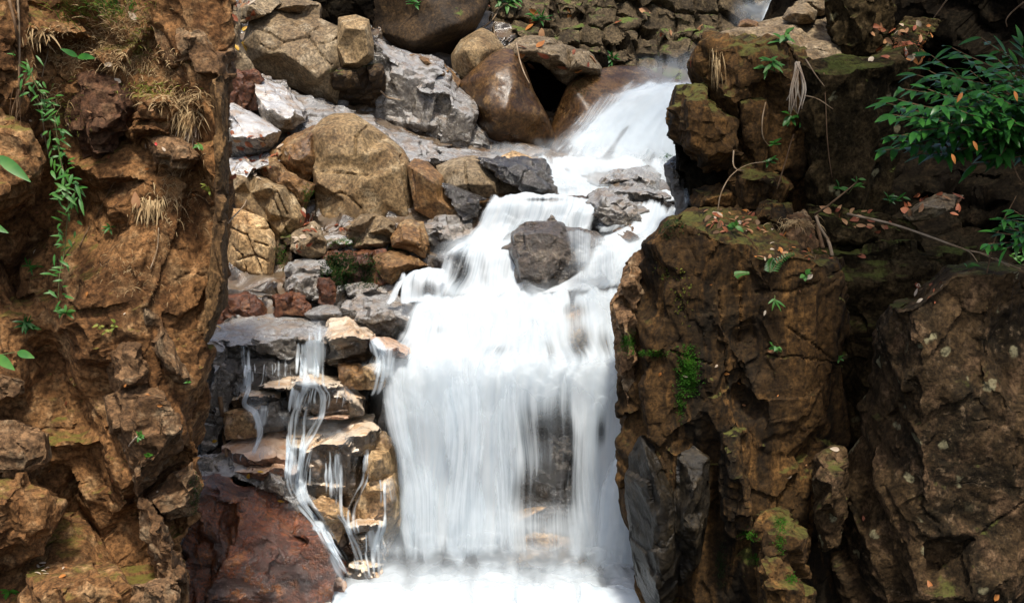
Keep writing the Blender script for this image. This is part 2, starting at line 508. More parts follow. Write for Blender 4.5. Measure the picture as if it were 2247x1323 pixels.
        me.materials.append(M[mat])
        nm = old.name
        ob.data = me
        ob.location = bx
        bpy.data.meshes.remove(old)
        me.name = nm
    print('rock verts', total)
# ------------------------------------------------------------------ terrain: left cliff, stream bed, back cliff
rock('cliff', None, 7.3,
     '-330,-60 -60,-60 484,-60 487,60 489,180 490,420 486,660,.1 450,735,.08 443,800 438,900 428,1000 418,1080 402,1200 392,1400,-.15 -60,1400,-.5 -330,1400,-.5',
     '60,60,-.22 100,110,0.078 40,200,-.28 88,250,0.078 130,150,0.033 230,90,0.065 320,100,0.078 330,190,0.013 200,130,-.02 150,360,0.013 270,300,0.163 '
     '190,440,0.293 120,470,0.358 60,560,0.325 20,630,0.293 110,600,0.098 0,700,-.15 300,400,-.05 380,440,0.000 440,420,0.013 450,560,0.033 380,560,-.1 300,570,-.22 '
     '200,610,-.2 240,520,0.033 120,720,-.15 180,700,-.25 140,840,0.098 135,760,0.052 148,900,0.130 230,750,-.3 310,700,-.3 315,845,-.2 260,870,-.05 390,830,-.1 '
     '430,760,-.03 350,880,-.2 250,910,-.12 190,980,-.1 150,1050,0.182 200,1130,0.208 245,1180,0.163 290,1240,0.000 270,1060,-.3 370,950,-.25 380,1005,0.052 320,1085,0.013 '
     '420,1020,-.05 390,1100,0.098 350,1140,-.1 395,1270,-.1 80,950,-.1 60,1050,-.12 100,1130,0.033 60,1250,-.35 150,1250,-.42 250,1300,-.35 330,1310,-.25',
     'cliff', T=0.9, vox=0.0135, sm=2, blk=(0.40, 0.075, (1, 1, 0.8)), rough=.68, kind='structure', jz=.25, jy=20)
rock('riverbed', None, 9.0,
     '330,1420,.2 600,1420,.2 850,1420,.2 1100,1420,.2 1350,1420,.2 1620,1420,.2 1620,1220,.5 1620,1000,.8 1620,800,1.2 1620,640,1.9 1620,450,2.4 1620,350,4.8 1640,180,7 1640,40,9 '
     '1640,-60,9.5 1350,-60,9.5 1100,-60,8.8 850,-60,8 600,-60,7 330,-60,6 330,300,3.3 330,640,1.4 330,750,1.0 330,1000,.6',
     '600,1220,.4 850,1220,.4 1100,1220,.38 1350,1220,.38 600,1000,.5 850,1000,.45 1100,1000,.5 1350,1000,.5 600,820,.6 850,820,.6 1100,810,.6 1350,810,.6 '
     '600,720,1.1 850,720,1.15 1100,720,1.1 1350,720,1.1 600,640,1.3 850,640,1.4 1100,640,1.55 1350,640,1.5 600,540,2.05 850,540,1.75 1100,540,1.85 1350,540,1.8 '
     '600,440,2.55 850,440,2.55 1040,440,2.2 1350,440,2.2 1480,450,2.3 600,350,3.25 850,350,3.4 1100,360,4.3 1350,350,4.9 1500,350,4.9 600,200,4.5 850,200,5.1 1100,250,5.9 1350,210,6.9 1530,190,7 '
     '700,60,6.2 1000,60,7.3 1300,60,8.3 1500,60,8.9',
     'bed', T=0.8, vox=0.026, sm=4, blk=(0.5, 0.06, (1, 1, 1)), kind='structure')
rock('cliff', None, 16.2,
     '1030,-120,1.2 1300,-120,1.2 1600,-120,1.4 1800,-120,3 1800,60,3 1660,60,1.2 1600,200 1400,200,-.2 1200,200,-.2 1030,200,0',
     '1060,60,.4 1150,40,.5 1250,60,.4 1350,40,.6 1450,60,.6 1560,60,.8 1100,130,.1 1250,140,.0 1400,130,.1 1520,120,.3 1250,0,.9 1450,0,.9 1600,-20,1.2',
     'block', T=1.2, vox=0.022, sm=2, blk=(0.45, 0.05, (1, 1, 1)), rough=1.0, kind='structure', bricks=(R(-12), 0.40, 0.36, 0.20))
rock('cliff', None, 11.0,
     '1700,-140,1.5 2000,-140,1 2500,-140,0 2600,300,-1 2600,700,-1.5 2250,760,-1.5 2000,700,-1 1780,600,-.5 1720,300,.5',
     '1850,100,.8 2050,60,.8 2250,100,.3 1900,300,.9 2100,300,1.0 2300,300,.2 1900,500,.4 2100,520,.2 2300,560,-.9',
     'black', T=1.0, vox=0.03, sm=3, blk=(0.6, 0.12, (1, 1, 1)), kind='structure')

# ------------------------------------------------------------------ blocks of the left bank cliff
LC = 'ledge'
rock('rock_block', 'brown overhanging block at the far left edge above a black hollow', 6.85, '-60,235,.1 20,258,.1 50,290 78,355 82,385,.1 60,425,.2 20,465,.25 -60,500,.3', '30,290,-.05 62,372,-.12 40,400,-.12 -30,450,-.18 -30,320,-.05', 'cliff', T=.6)
rock('rock_block', 'brown upright block in the top left corner beside hanging roots', 6.95, '-60,-40 36,-40 40,60 34,120 46,190 40,240,.05 20,256,.1 -60,240,.1', '', 'cliff', T=.5, bulge=.06)
rock('rock_plate', 'dull purple-brown shield-shaped plate of rock on the left cliff', 7.25, '150,180,.1 178,158,.12 214,152,.12 262,178,.1 290,205,.1 296,232,.1 280,282,.1 246,330,.15 216,352,.2 184,330,.15 160,270,.1', '195,190,-.02 262,200,-.04 270,250,-.10 220,335,-.10 190,300,-.08 180,230,-.04', 'plate', T=.4)
rock('boulder', 'brown loaf-shaped boulder jutting over a small hollow on the left cliff', 7.15, '338,312 352,298,.12 374,296,.15 412,318,.12 432,345 418,362,.1 390,384,.15 362,374,.12 344,345', '365,312,-.05 405,330,-.12 412,348,-.14 375,350,-.12 355,330,-.08', 'cliffgrey', T=.5)
rock('rock_block', 'large pale-brown block with a sloping top corner beside the left cliff edge', 7.30, '348,60,.1 395,22,.2 432,36,.15 470,75,.12 500,108,.1 506,168 470,182 430,170,.05 390,152,.08 362,112,.05', '400,60,-.04 450,95,-.08 490,120,-.08 470,160,-.1 410,125,-.1', 'cliffgrey', T=.5)
rock('rock_block', 'dark brown upright block at the top edge of the left cliff', 7.40, '438,-50 502,-50 504,52 492,82 468,66 446,30', '', 'cliff', T=.5, bulge=.05)
rock('rock_pillar', 'tall grey bark-like rock pillar along the right edge of the left cliff', 7.02, '462,192,.1 490,178,.15 496,200,.2 497,420,.2 493,655,.22 456,738,.2 450,728,.1 458,640,.08 466,540,.06 474,420,.05 476,280,.08', '490,220,-.02 488,330,.0 490,450,-.02 486,560,-.03 478,660,-.02 490,600,-.01', 'pillar', T=.5, sm=2, rough=.42, flute=.02)
rock('rock_ledge', 'small brown ledge with dry grass in the upper middle of the left cliff', 7.20, '286,222,.1 300,205,.2 366,202,.2 384,232,.1 376,262 330,270 300,262', '310,222,-.06 365,222,-.08 350,250,-.06 315,252,-.05', 'cliff', T=.4)
rock('rock_ledge', 'rounded mossy lip of rock above the small hollow on the left cliff', 7.22, '285,285,.05 300,262,.1 345,256,.1 378,270,.08 374,296 345,292,.1 318,305,.15 300,318,.12', '', 'cliff', T=.4, bulge=.09)
rock('rock_block', 'brown wedge under a steep face low on the left cliff, dark beneath', 7.00, '240,765,.08 262,745,.12 300,742,.1 320,838,.05 300,850,.2 262,868,.25 246,815,.1', '298,760,-.05 312,832,-.10 265,850,-.08 262,790,-.06', 'cliffgrey', T=.5)
rock('rock_slab', 'long grey slab slanting down to the right across the lower left cliff', 7.05, '298,650,.12 318,655,.1 352,708,.06 412,826,.06 404,838,.1 376,836,.15 340,800,.15 318,760,.12 304,700,.12', '322,690,-.05 350,750,-.06 390,820,-.06 340,770,-.02', 'cliffgrey', T=.4, sm=2, rough=.45)
rock('rock_block', 'broad brown block with a bright upper edge low on the left cliff', 6.95, '246,870,.1 300,848,.15 350,846,.15 378,900,.1 392,945,.1 384,985,.15 350,1020,.15 306,1096,.2 280,1040,.1 252,965,.1', '300,870,-.06 352,872,-.08 382,945,-.12 345,990,-.10 300,1050,-.10 290,950,-.12', 'cliffgrey', T=.6)
rock('rock_block', 'angular block with a pale flat top at the lower right edge of the left cliff', 7.00, '318,1096,.1 372,1050,.15 424,1018,.15 432,1060,.15 422,1128,.15 384,1136,.15 350,1142,.15', '352,1092,-.05 415,1040,-.04 405,1105,-.04 365,1120,-.05', 'cliffgrey', T=.5)
rock('rock_slab', 'steep knife-edged slab with a greenish face at the bottom of the left cliff', 6.85, '312,1100,.15 336,1112,.08 352,1145,.05 402,1262,.05 400,1360,.05 368,1330,.12 340,1220,.18 318,1165,.2', '348,1160,-.06 388,1262,-.08 372,1285,-.05 340,1175,-.02', 'cliffgrey', T=.5, sm=2)
rock('rock_block', 'grey-brown block on the left edge below a thin crack', 6.70, '-60,935,.05 30,930,.1 88,955,.1 96,1005,.1 66,1045,.12 -60,1050,.1', '', 'cliffgrey', T=.5, bulge=.05)
rock('rock_block', 'tall grey-brown block at the lower left corner of the photo', 6.60, '-60,1055,.1 52,1050,.1 118,1100,.12 124,1130,.12 62,1228,.15 -60,1260,.1', '', 'cliff', T=.5, bulge=.06)
rock('boulder', 'small grey boulder sitting in a crack at the left edge', 6.80, '-30,835 -10,824 42,838 44,858 28,872 -30,876', '', 'cliffgrey', T=.3)
rock('rock_ledge', 'brown bottom ledge with dead red leaves at the lower left corner', 6.30, '60,1262,.2 130,1248,.25 210,1238,.25 250,1262,.15 300,1360 60,1380', '', 'cliff', T=.5, bulge=.05, top=.15)
rock('boulder', 'pale-topped stone at the bottom edge of the left cliff', 6.40, '300,1288,.1 340,1276,.2 372,1272,.2 384,1300,.1 380,1370 300,1370', '', 'cliffgrey', T=.4, bulge=.08)

# ------------------------------------------------------------------ upper middle bank
rock('boulder', 'large cracked grey-tan boulder near the top, above the wet slope', 13.2, '538,98,.3 556,40,.5 603,16,.6 654,28,.6 694,42,.5 740,64,.3 752,110,.15 748,145,.1 736,225,.2 712,216,.25 683,208,.3 634,184,.35 592,165,.35 553,138,.35',
     '560,70,.15 612,60,.2 674,70,.12 722,100,.0 590,118,.0 622,116,-.05 672,150,-.12 697,172,-.15 725,150,-.1 592,130,.22 640,160,.2 668,188,.18 706,185,.05 720,205,.05', 'grey', T=.7, rough=.38, sm=2, cracks='556,62 590,70 622,92 680,80;674,76 700,115 730,145;700,96 745,84;640,52 680,70 700,60;622,92 600,110 570,100')
rock('rock_block', 'squarish tan block joined to the right of the large cracked boulder', 13.1, '744,42,.25 780,36,.3 808,46,.25 818,98,.15 818,128,.15 790,150,.25 748,150,.25 742,100,.1', '760,62,-.05 800,66,-.08 808,118,-.06 785,138,-.02 758,140,-.03', 'tan', T=.6, rough=.38, sm=2)
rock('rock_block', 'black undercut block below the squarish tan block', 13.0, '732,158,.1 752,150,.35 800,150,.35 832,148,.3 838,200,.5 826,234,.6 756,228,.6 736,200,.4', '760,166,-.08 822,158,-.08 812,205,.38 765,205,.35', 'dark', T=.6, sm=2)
rock('boulder', 'flat grey rock lying on top of the large cracked boulder', 13.6, '596,22,.1 610,2,.2 640,-8,.25 700,10,.2 702,38,.1 682,46,.1 656,30,.08', '', 'grey', T=.4, rough=.5, bulge=.12)
rock('boulder', 'grey rock with dead leaves at the top left beside the cliff', 13.4, '505,40,.1 520,22,.2 563,2,.3 606,-14,.3 612,8,.2 592,28,.1 554,44 536,50', '', 'grey', T=.5, rough=.5, bulge=.12)
rock('rock_slab', 'grey leaning slab squeezed between the left cliff and the cracked boulder', 12.6, '492,-30,.1 512,0,.1 522,40 524,95 560,162 530,168 490,164', '', 'grey', T=.5, rough=.5, bulge=.08)
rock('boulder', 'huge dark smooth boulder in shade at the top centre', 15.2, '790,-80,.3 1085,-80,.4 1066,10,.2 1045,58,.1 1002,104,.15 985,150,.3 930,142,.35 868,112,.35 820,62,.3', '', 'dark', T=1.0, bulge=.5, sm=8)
rock('boulder', 'shade-blackened rock in the recess left of the huge dark boulder', 14.6, '695,-60 800,-60 815,20 812,50 760,46 700,40', '', 'black', T=.6)
rock('rock_outcrop', 'wet grey outcrop with an orange-brown rounded top right of the tan block', 13.4, '822,92,.3 845,106,.45 915,122,.6 950,132,.7 1004,176,.7 1015,202,.5 1040,216,.5 1048,247,.4 1052,301,.3 1062,338,.25 962,314,.1 861,290,.05 826,262,.1 822,200,.2',
     '850,130,.2 905,140,.25 960,160,.3 900,180,.0 870,200,.15 930,200,-.05 985,205,.1 1000,240,.0 960,240,.25 890,240,.1 930,270,-.05 985,280,.05 1030,260,.1 1025,300,.0 870,265,.0', 'wetgrey', T=.8, sm=2, rough=1.6)
rock('boulder', 'orange-topped smooth wet rock crowning the grey outcrop', 13.9, '880,126,.1 905,120,.2 950,128,.3 985,152,.25 1008,180,.2 1004,196,.1 975,176,.05 930,150,.05', '', 'ochre', T=.4, rough=.5, bulge=.15)
rock('rock_slab', 'long wet dark slab sloping down right behind the big tan boulder', 12.3, '560,176,.3 600,180,.4 640,200,.4 712,232,.5 781,254,.5 843,284,.5 951,322,.4 1064,342,.3 1066,358,-.1 969,356,-.2 892,352,-.3 806,284,-.3 734,268,-.3 690,290,-.3 640,316,-.3 590,330,-.3 560,300,-.1', '640,250,.1 720,255,.1 800,275,.1 880,318,.05 960,338,.05 620,290,.0', 'wetgrey', T=.5)
rock('boulder', 'white-topped wet boulder behind the dead leaves left of the tan boulder', 11.9, '566,172,.4 590,178,.5 632,200,.5 672,248,.4 668,264,.15 643,280,.1 614,294,.1 584,270 568,240 560,206,.1', '585,200,.2 625,222,.15 650,246,.05 632,262,-.12 595,242,-.1 580,225,.0', 'slab', T=.5, rough=.42, sm=2)
rock('boulder', 'wet boulder with white top and dark red base beside the left cliff', 11.4, '496,236,.4 512,230,.45 540,244,.4 586,270,.25 610,290,.1 598,322,.15 540,348,.2 496,332,.2', '520,262,.1 560,276,.05 570,300,-.12 545,306,-.12 512,300,-.08', 'slab', T=.5, rough=.42, sm=2)
rock('rock_block', 'rust-red rock streaked with dry roots above the white-topped boulder', 12.2, '500,156 556,160 572,180 576,238,.1 520,236 500,230', '', 'redbrown', T=.4)
rock('boulder', 'big tan dome-shaped boulder with a straight right edge', 11.3, '688,292,.25 712,268,.4 736,256,.5 778,256,.5 808,276,.45 846,302,.4 880,330,.35 892,352,.2 903,420,.15 914,492,.15 880,506,.1 800,516,.05 702,522,.1 697,420,.1 690,350,.1',
     '705,296,.02 740,276,.12 790,284,.08 850,326,.02 880,362,-.06 890,430,-.08 896,480,-.08 800,340,-.04 720,340,-.02 760,366,.0 698,373,.03 806,383,.0 697,402,-.14 807,396,-.16 760,440,-.14 840,440,-.10 720,500,-.14 800,492,-.15', 'tan', T=.7, sm=2, rough=.36, cracks='806,276 782,300 778,345;697,374 740,378 806,384;700,440 750,420 790,455 800,500;880,340 890,420 905,486')
rock('boulder', 'brown rounded shoulder of rock left of the big tan boulder', 11.35, '596,336,.15 640,300,.35 688,280,.4 702,290,.3 700,350,.1 692,384,.1 664,396,.1 640,376,.1 612,352,.1', '640,318,.05 680,302,.05 680,345,-.08 650,350,-.08', 'ochre', T=.5, rough=.5)
rock('rock_slab', 'pale grey leaf-strewn slab beside the left cliff under the white boulder', 11.2, '496,352,.4 540,340,.5 600,330,.5 620,345,.4 606,362,.1 560,372,-.05 540,392,-.15 496,396,-.15', '', 'slab', T=.4, rough=.42, bulge=.03)
rock('rock_block', 'brown slanting block between the pale slab and the tan boulder', 11.1, '552,366,.3 604,344,.35 626,372,.2 660,394,.15 688,404,.15 674,434,.1 668,470,.1 612,404,.0', '600,366,.0 630,392,-.06 655,420,-.06', 'ochre', T=.5, rough=.5)
rock('rock_block', 'tan fluted block with a grey top and a rust-coloured niche', 10.9, '514,386,.2 530,378,.35 550,382,.4 608,400,.35 630,408,.25 666,470,.1 660,495,.1 634,522,.1 608,532,.1 590,484,.1 528,478,.1 514,424,.05',
     '536,398,.0 590,412,-.06 612,418,-.08 640,480,-.06 615,510,-.05 595,470,-.05 550,424,.12 575,448,.14 540,455,.06', 'tan', T=.5, rough=.39, sm=2, cracks='590,412 610,460 632,515;600,408 630,470')
rock('rock_block', 'pale ochre cracked rock face standing against the left cliff', 10.6, '498,462,.2 530,464,.2 578,482,.15 600,518,.1 603,545,.05 597,605,.05 594,650,.1 560,630,.05 518,606,.1 498,590,.15',
     '530,490,-.04 570,505,-.08 590,540,-.10 585,600,-.10 550,600,-.07 520,575,-.05 525,530,-.07', 'yellow', T=.5, rough=.38, sm=2, cracks='505,500 540,515 560,560 590,575;530,470 560,500 595,500;520,570 560,560;560,560 575,600;590,540 560,530;510,540 530,560 540,600')
rock('rock_slab', 'dark slab coloured as shade in the slot right of the pale ochre face', 10.8, '594,560 620,520 645,530 642,640 640,690 596,690', '', 'dark', T=.3, bulge=.03)  # thin dark sheet painting the shade of the slot
rock('boulder', 'dark grey stone with dead leaves below the tan boulder', 10.5, '640,515,.15 668,500,.25 704,508,.25 718,537,.1 716,558 678,568 642,548', '', 'grey', T=.4, rough=.5, bulge=.12)
rock('boulder', 'grey stone perched above the leaf-covered stone', 10.9, '668,492,.1 690,486,.15 702,500,.1 704,516 676,514', '', 'grey', T=.3, rough=.5)
rock('boulder', 'flat pale stone with leaves left of the mossy bank', 10.6, '708,520,.2 745,515,.3 772,524,.2 770,534,.1 740,548 716,545', '', 'slab', T=.3, rough=.42, bulge=.05)
rock('boulder', 'grey-brown boulder with a black undercut below the tan boulder', 10.6, '762,502,.15 798,471,.25 832,474,.3 860,488,.25 866,528,.15 832,546,.15 774,544,.15', '790,492,-.08 850,500,-.1 800,514,.12 840,520,.14 800,534,-.05 840,535,-.03', 'grey', T=.4, rough=.5, sm=2)
rock('boulder', 'orange-brown wet boulder between the undercut boulder and the wet grey rock', 10.5, '860,520,.1 886,484,.2 924,490,.2 940,545,.05 932,564 893,546 864,540', '', 'ochre', T=.4, rough=.5, bulge=.13)
rock('boulder', 'glistening wet grey rock right beside the upper curtain of water', 10.7, '920,498,.1 975,474,.2 1024,480,.25 1034,512,.1 990,534 948,560 934,534', '', 'wetgrey', T=.5, bulge=.12)
rock('rock_bank', 'brown bank of rock hung with dark green moss', 10.4, '706,556,.2 760,548,.25 832,552,.2 860,582,.1 858,622 834,640 734,634,.05', '', 'redbrown', T=.4, bulge=.12)
rock('boulder', 'orange-streaked wet stone at the right end of the mossy bank', 10.3, '820,562,.1 864,552,.2 900,560,.25 936,582,.15 886,594 858,626 830,590', '', 'ochre', T=.4, rough=.5, bulge=.12)
rock('rock_block', 'dark wet blocky step under the mossy bank', 10.2, '760,622,.15 836,622,.2 858,628,.1 856,652 800,656 764,650', '', 'wetgrey', T=.3, bulge=.08)
rock('boulder', 'wet grey boulder in the row behind the lower ledge, left of a rusty cleft', 10.1, '632,612,.15 665,600,.2 702,604,.15 708,658 652,652 634,640', '', 'wetgrey', T=.4)
rock('boulder', 'dim grey stone half white with wet leaves above the row of boulders', 10.3, '632,580,.1 670,568,.2 716,572,.15 720,600 680,610 634,608', '', 'wetgrey', T=.3)
rock('boulder', 'wet grey and rust boulder between cliff and rounded pale boulder', 9.95, '600,650,.15 640,640,.2 672,644,.15 676,690 606,692', '', 'redbrown', T=.4)
rock('boulder', 'rounded pale wet boulder on the back of the lower ledge', 9.8, '664,690,.1 690,675,.2 716,668,.2 744,672,.15 752,690 750,712 702,708', '', 'wetgrey', T=.4, bulge=.12, sm=5)
rock('rock_block', 'rust-red cleft block left of the glistening boulder', 10.0, '698,612 726,612 735,652 726,672 702,668', '', 'redbrown', T=.3)
rock('boulder', 'glistening black wet boulder with a pale sheen-toned top at the edge of the main fall', 9.75, '756,672,.15 797,649,.35 858,653,.35 914,674,.2 916,692,.05 898,704,.05 854,742,.05 806,724,.05 772,710,.05', '', 'wetgrey', T=.5, bulge=.15, rough=1.3)
rock('boulder', 'squat grey boulder at the foot of the pale ochre face', 10.0, '498,650,.1 545,642,.15 588,688,.05 560,700 498,700', '', 'redbrown', T=.4)
rock('boulder', 'dark rust block in the corner under the rock pillar', 9.9, '455,690 500,672 512,690 508,730 460,748', '', 'redbrown', T=.3)

# ------------------------------------------------------------------ lower left stepped ledge
rock('rock_ledge', 'broad flat wet grey slab at the head of the lower steps', 9.2, '455,748,.1 462,730,.4 529,695,.75 617,688,.85 658,694,.85 722,702,.8 728,735,.2 722,752,.05 653,752,.05 650,782 600,800,.05 455,790,.05', '520,752,-.06 600,754,-.06 655,745,-.02 640,720,.35 560,725,.3', 'wetgrey', T=.6, sm=2)
rock('boulder', 'tan-topped boulder with a dark overhanging front at the head of the steps', 9.05, '712,744,.2 724,704,.6 762,702,.6 800,726,.4 816,738,.3 816,780,.25 806,808,.3 770,806,.3 728,802,.3 712,790,.25', '730,744,-.05 775,735,-.06 805,746,-.08 800,780,.12 740,782,.12', 'cream', T=.5, rough=.62, sm=2)
rock('rock_block', 'small ochre rock tucked under the tan-topped boulder', 9.05, '742,800,.1 790,798,.15 806,812 808,852 760,850 744,830', '', 'ochre', T=.3, rough=.5)
rock('rock_ledge', 'wet black wall of broken rock under the flat grey slab', 9.1, '455,786,.1 520,782,.1 600,794,.1 648,790,.1 652,852 632,858 585,852 520,868 490,880 455,880', '+560,815,-.08 500,830,-.1', 'wet', T=.4, rough=1.5)
rock('rock_wall', 'wet grey cracked wall at the foot of the left cliff edge', 9.0, '440,760,.05 472,756,.1 496,768,.05 494,860 490,900 474,960 446,1010 436,960', '', 'wetgrey', T=.4, bulge=.06)
rock('rock_block', 'wet black block with water sliding over its face below the square fall', 8.95, '626,848,.15 640,836,.35 700,828,.4 736,832,.35 770,850,.25 790,876,.15 792,908,.1 735,916,.1 690,918,.1 640,904,.1', '640,852,-.04 690,843,-.06 735,845,-.06 748,872,-.05 700,890,-.08', 'cream', T=.5, rough=.62, sm=2)
rock('rock_block', 'grey block with a cream top left of the black water-slid block', 8.9, '494,904,.1 520,888,.35 586,862,.45 610,866,.3 562,902,-.05 566,955 498,960', '555,906,-.08 510,908,-.05', 'creamall', T=.4, rough=.62, sm=2)
rock('rock_block', 'black wet block facing right beside the grey cream-topped block', 8.92, '556,902 606,866,.35 634,868,.3 640,910,.1 632,938,.1 572,950', '600,888,-.04 615,910,-.04', 'wet', T=.4, sm=2)
rock('rock_ledge', 'low cream ledge over a dark gap at the left of the steps', 8.95, '510,880,.1 524,858,.35 584,842,.45 618,852,.3 608,876,.05 575,884,.1 520,892,.1', '', 'cream', T=.3, rough=.62, bulge=.06)
rock('rock_slab', 'wide cream slab washed by water in the middle of the steps', 8.8, '600,972,.15 640,940,.5 682,916,.7 760,908,.75 816,916,.6 824,946,.25 814,980,.12 800,1040,.1 766,1124,.1 700,1108,.1 660,1066,.1 640,1010,.1', '660,988,-.06 730,976,-.08 800,946,-.04 780,1000,-.05 740,1060,-.06 690,1040,-.05', 'cream', T=.5, rough=.62, sm=2)
rock('rock_slab', 'thin orange-lipped slab lying on the wide cream slab', 8.9, '680,920 700,912,.12 740,907,.18 770,910,.14 760,918,-.06', '', 'pink', T=.2, rough=.62, bulge=.03)
rock('rock_ledge', 'pinkish stepped ledge beside the wide cream slab', 8.75, '492,980,.15 545,950,.4 608,934,.5 640,968,.3 652,1014,.05 640,1040 581,1030 503,1024,.05', '520,992,-.04 560,990,.0 600,975,.05 610,1000,-.1 560,1010,-.1', 'pink', T=.4, sm=2, rough=.5)
rock('rock_block', 'dark grey-brown block under the pinkish ledge', 8.6, '436,1004,.1 500,1000,.25 580,1026,.25 640,1040,.2 690,1100,.1 650,1120 580,1075 524,1042 440,1056', '', 'wetgrey', T=.4, bulge=.08, rough=1.4)
rock('boulder', 'tan column of rock right at the left edge of the main fall', 8.85, '790,1044,.1 808,972,.2 834,950,.3 856,985,.25 866,1040,.2 872,1090,.2 866,1160,.2 842,1212,.2 836,1246,.2 792,1266,.1 758,1244,.1 752,1160,.1 764,1112,.1', '+820,1010,-.12 812,1066,-.12 800,1100,.02', 'creamall', T=.5, rough=.62)
rock('boulder', 'dark stone with a cream cap beside the tan column', 8.7, '750,1160,.1 766,1148,.3 815,1152,.3 840,1198,.15 838,1244,.1 774,1236,.1 752,1200,.05', '', 'cream', T=.4, rough=.62, bulge=.1)
rock('boulder', 'narrow cream wedge of rock between the steps and the rust-red boulder', 8.55, '684,1104,.1 722,1084,.3 764,1122,.2 762,1144,.1 742,1190,.05 712,1150,.05', '', 'creamall', T=.4, rough=.62, bulge=.08)
rock('boulder', 'huge wet rust-red boulder at the bottom beside the left cliff', 8.2, '418,1060,.3 448,1040,.4 493,1046,.45 530,1076,.4 575,1060,.5 610,1078,.45 692,1152,.35 734,1206,.15 750,1256,.1 740,1292,.08 744,1316 715,1400,-.05 405,1400,-.1 408,1262,.1',
     '480,1085,.05 525,1105,.10 500,1150,.35 600,1110,.42 640,1140,.40 540,1165,.0 600,1158,.10 690,1164,.14 580,1188,-.10 706,1184,-.06 735,1250,-.05 620,1240,-.15 500,1230,-.15 460,1150,.0 450,1300,-.18 600,1310,-.18 700,1290,-.12', 'red', T=.6, sm=2, rough=.7)
rock('boulder', 'small reddish stone at the right foot of the rust-red boulder', 8.3, '722,1276 738,1264,.1 756,1272,.1 758,1300 742,1308 724,1300', '', 'pink', T=.2, rough=.62)
rock('boulder', 'dark stone in the spray below the cream-capped stone', 8.55, '768,1236 800,1228,.1 838,1240,.1 840,1280 790,1292 768,1270', '', 'cream', T=.3, rough=.62)

# ------------------------------------------------------------------ rocks in and beside the stream
rock('boulder', 'tan grey boulder with a dark wet nose above the upper curtain', 11.2, '962,366,.3 1000,350,.45 1040,344,.5 1066,356,.4 1100,398,.2 1160,424,.1 1160,436,.1 1092,434 1026,430 990,410 966,386,.1', '1000,372,-.02 1050,376,-.04 1080,406,-.08 1020,405,-.1', 'grey', T=.5, rough=.38, cracks='1020,352 1024,390 1030,425')
rock('boulder', 'black wet rock nose at the right end of the upper bank', 11.0, '1056,352,.3 1110,350,.4 1154,348,.4 1190,380,.2 1210,406,.15 1208,432,.1 1156,430 1104,392,.05', '1110,366,-.02 1160,374,-.05 1190,412,-.08 1150,408,-.1', 'wet', T=.5, rough=1.2)
rock('boulder', 'small glistening black stone on the tip of the wet rock nose', 11.5, '1148,356 1164,348,.1 1196,352,.1 1208,392 1184,384', '', 'wet', T=.3)
rock('boulder', 'tan and orange block between the big tan boulder and the wet nose', 11.0, '896,366,.2 912,352,.35 940,358,.35 972,390,.2 974,420,.1 1016,460,.05 1012,478,.05 958,484,.05 912,458,.05', '920,380,-.06 950,400,-.1 960,440,-.08 1000,465,-.04', 'ochre', T=.5, rough=.38, sm=2, cracks='905,375 912,455')
rock('boulder', 'dark wet rock low beside the upper curtain, right of the orange block', 10.85, '968,404,.1 1000,410,.2 1034,426,.2 1062,432,.2 1044,474 1014,482 1008,460', '', 'wet', T=.4, bulge=.1)
rock('boulder', 'rough dark brown boulder standing in the middle of the falls', 9.95, '1112,548,.2 1120,525,.25 1152,496,.3 1196,492,.35 1208,482,.35 1230,494,.3 1290,505,.35 1318,540,.3 1322,580,.25 1290,620,.2 1237,632,.1 1194,632,.08 1147,628,.1 1128,594,.15',
     '1150,515,-.05 1195,508,-.08 1235,518,-.05 1238,570,-.05 1190,570,-.12 1145,560,-.08 1150,610,-.08 1200,615,-.1 1270,530,.05 1280,580,.05', 'roughbrown', T=.5, sm=2, rough=.8)
rock('boulder', 'dark wet boulder with a mossy tan flank at the right of the stream', 10.6, '1286,450,.2 1298,428,.3 1316,418,.35 1352,426,.4 1390,450,.3 1420,458,.25 1448,492,.1 1408,506,.05 1380,508,.05 1330,502,.05 1300,476,.1', '1320,440,-.02 1360,448,-.02 1385,474,-.08 1345,482,-.1 1310,465,-.06', 'wetgrey', T=.5, rough=1.3)
rock('boulder', 'flat-topped grey boulder in the stream below the chute', 11.8, '1282,400,.3 1296,386,.5 1418,368,.6 1438,386,.5 1456,432,.2 1424,436,.1 1390,416,.1 1340,424,.1 1296,420,.15', '1310,404,.0 1400,388,.05 1430,400,.0 1436,420,-.05', 'wetgrey', T=.5, sm=2)
rock('boulder', 'low dark stone with water running round it in front of the flat-topped boulder', 11.3, '1335,420,.2 1390,400,.3 1445,424,.25 1482,434,.25 1455,452,.05 1390,440', '', 'wetgrey', T=.4, bulge=.12)
rock('boulder', 'dim brown stone half under white water beside the right cliff', 10.3, '1348,506,.1 1386,496,.2 1412,512,.15 1402,548 1360,540', '', 'brownwet', T=.3, bulge=.1)
rock('boulder', 'brown wet rock under the thin veil at the left of the second step', 10.25, '958,566,.15 990,544,.3 1044,530,.35 1050,640,.05 985,650 968,604,.05', '', 'wet', T=.4, bulge=.12)
rock('boulder', 'rounded brown rock under the veil at the left end of the second step', 10.0, '896,656,.1 924,606,.2 955,596,.25 975,620,.2 976,660,.1 934,674', '', 'brownwet', T=.4, bulge=.14)
rock('rock_ledge', 'flat brown ledge rock under the lip of the upper curtain', 11.0, '1050,446 1070,432,.2 1200,428,.4 1310,440,.4 1330,450,.2 1310,520,.1 1060,520,.1', '1080,442,-.04 1190,444,-.04 1290,448,-.02', 'brownwet', T=.4)
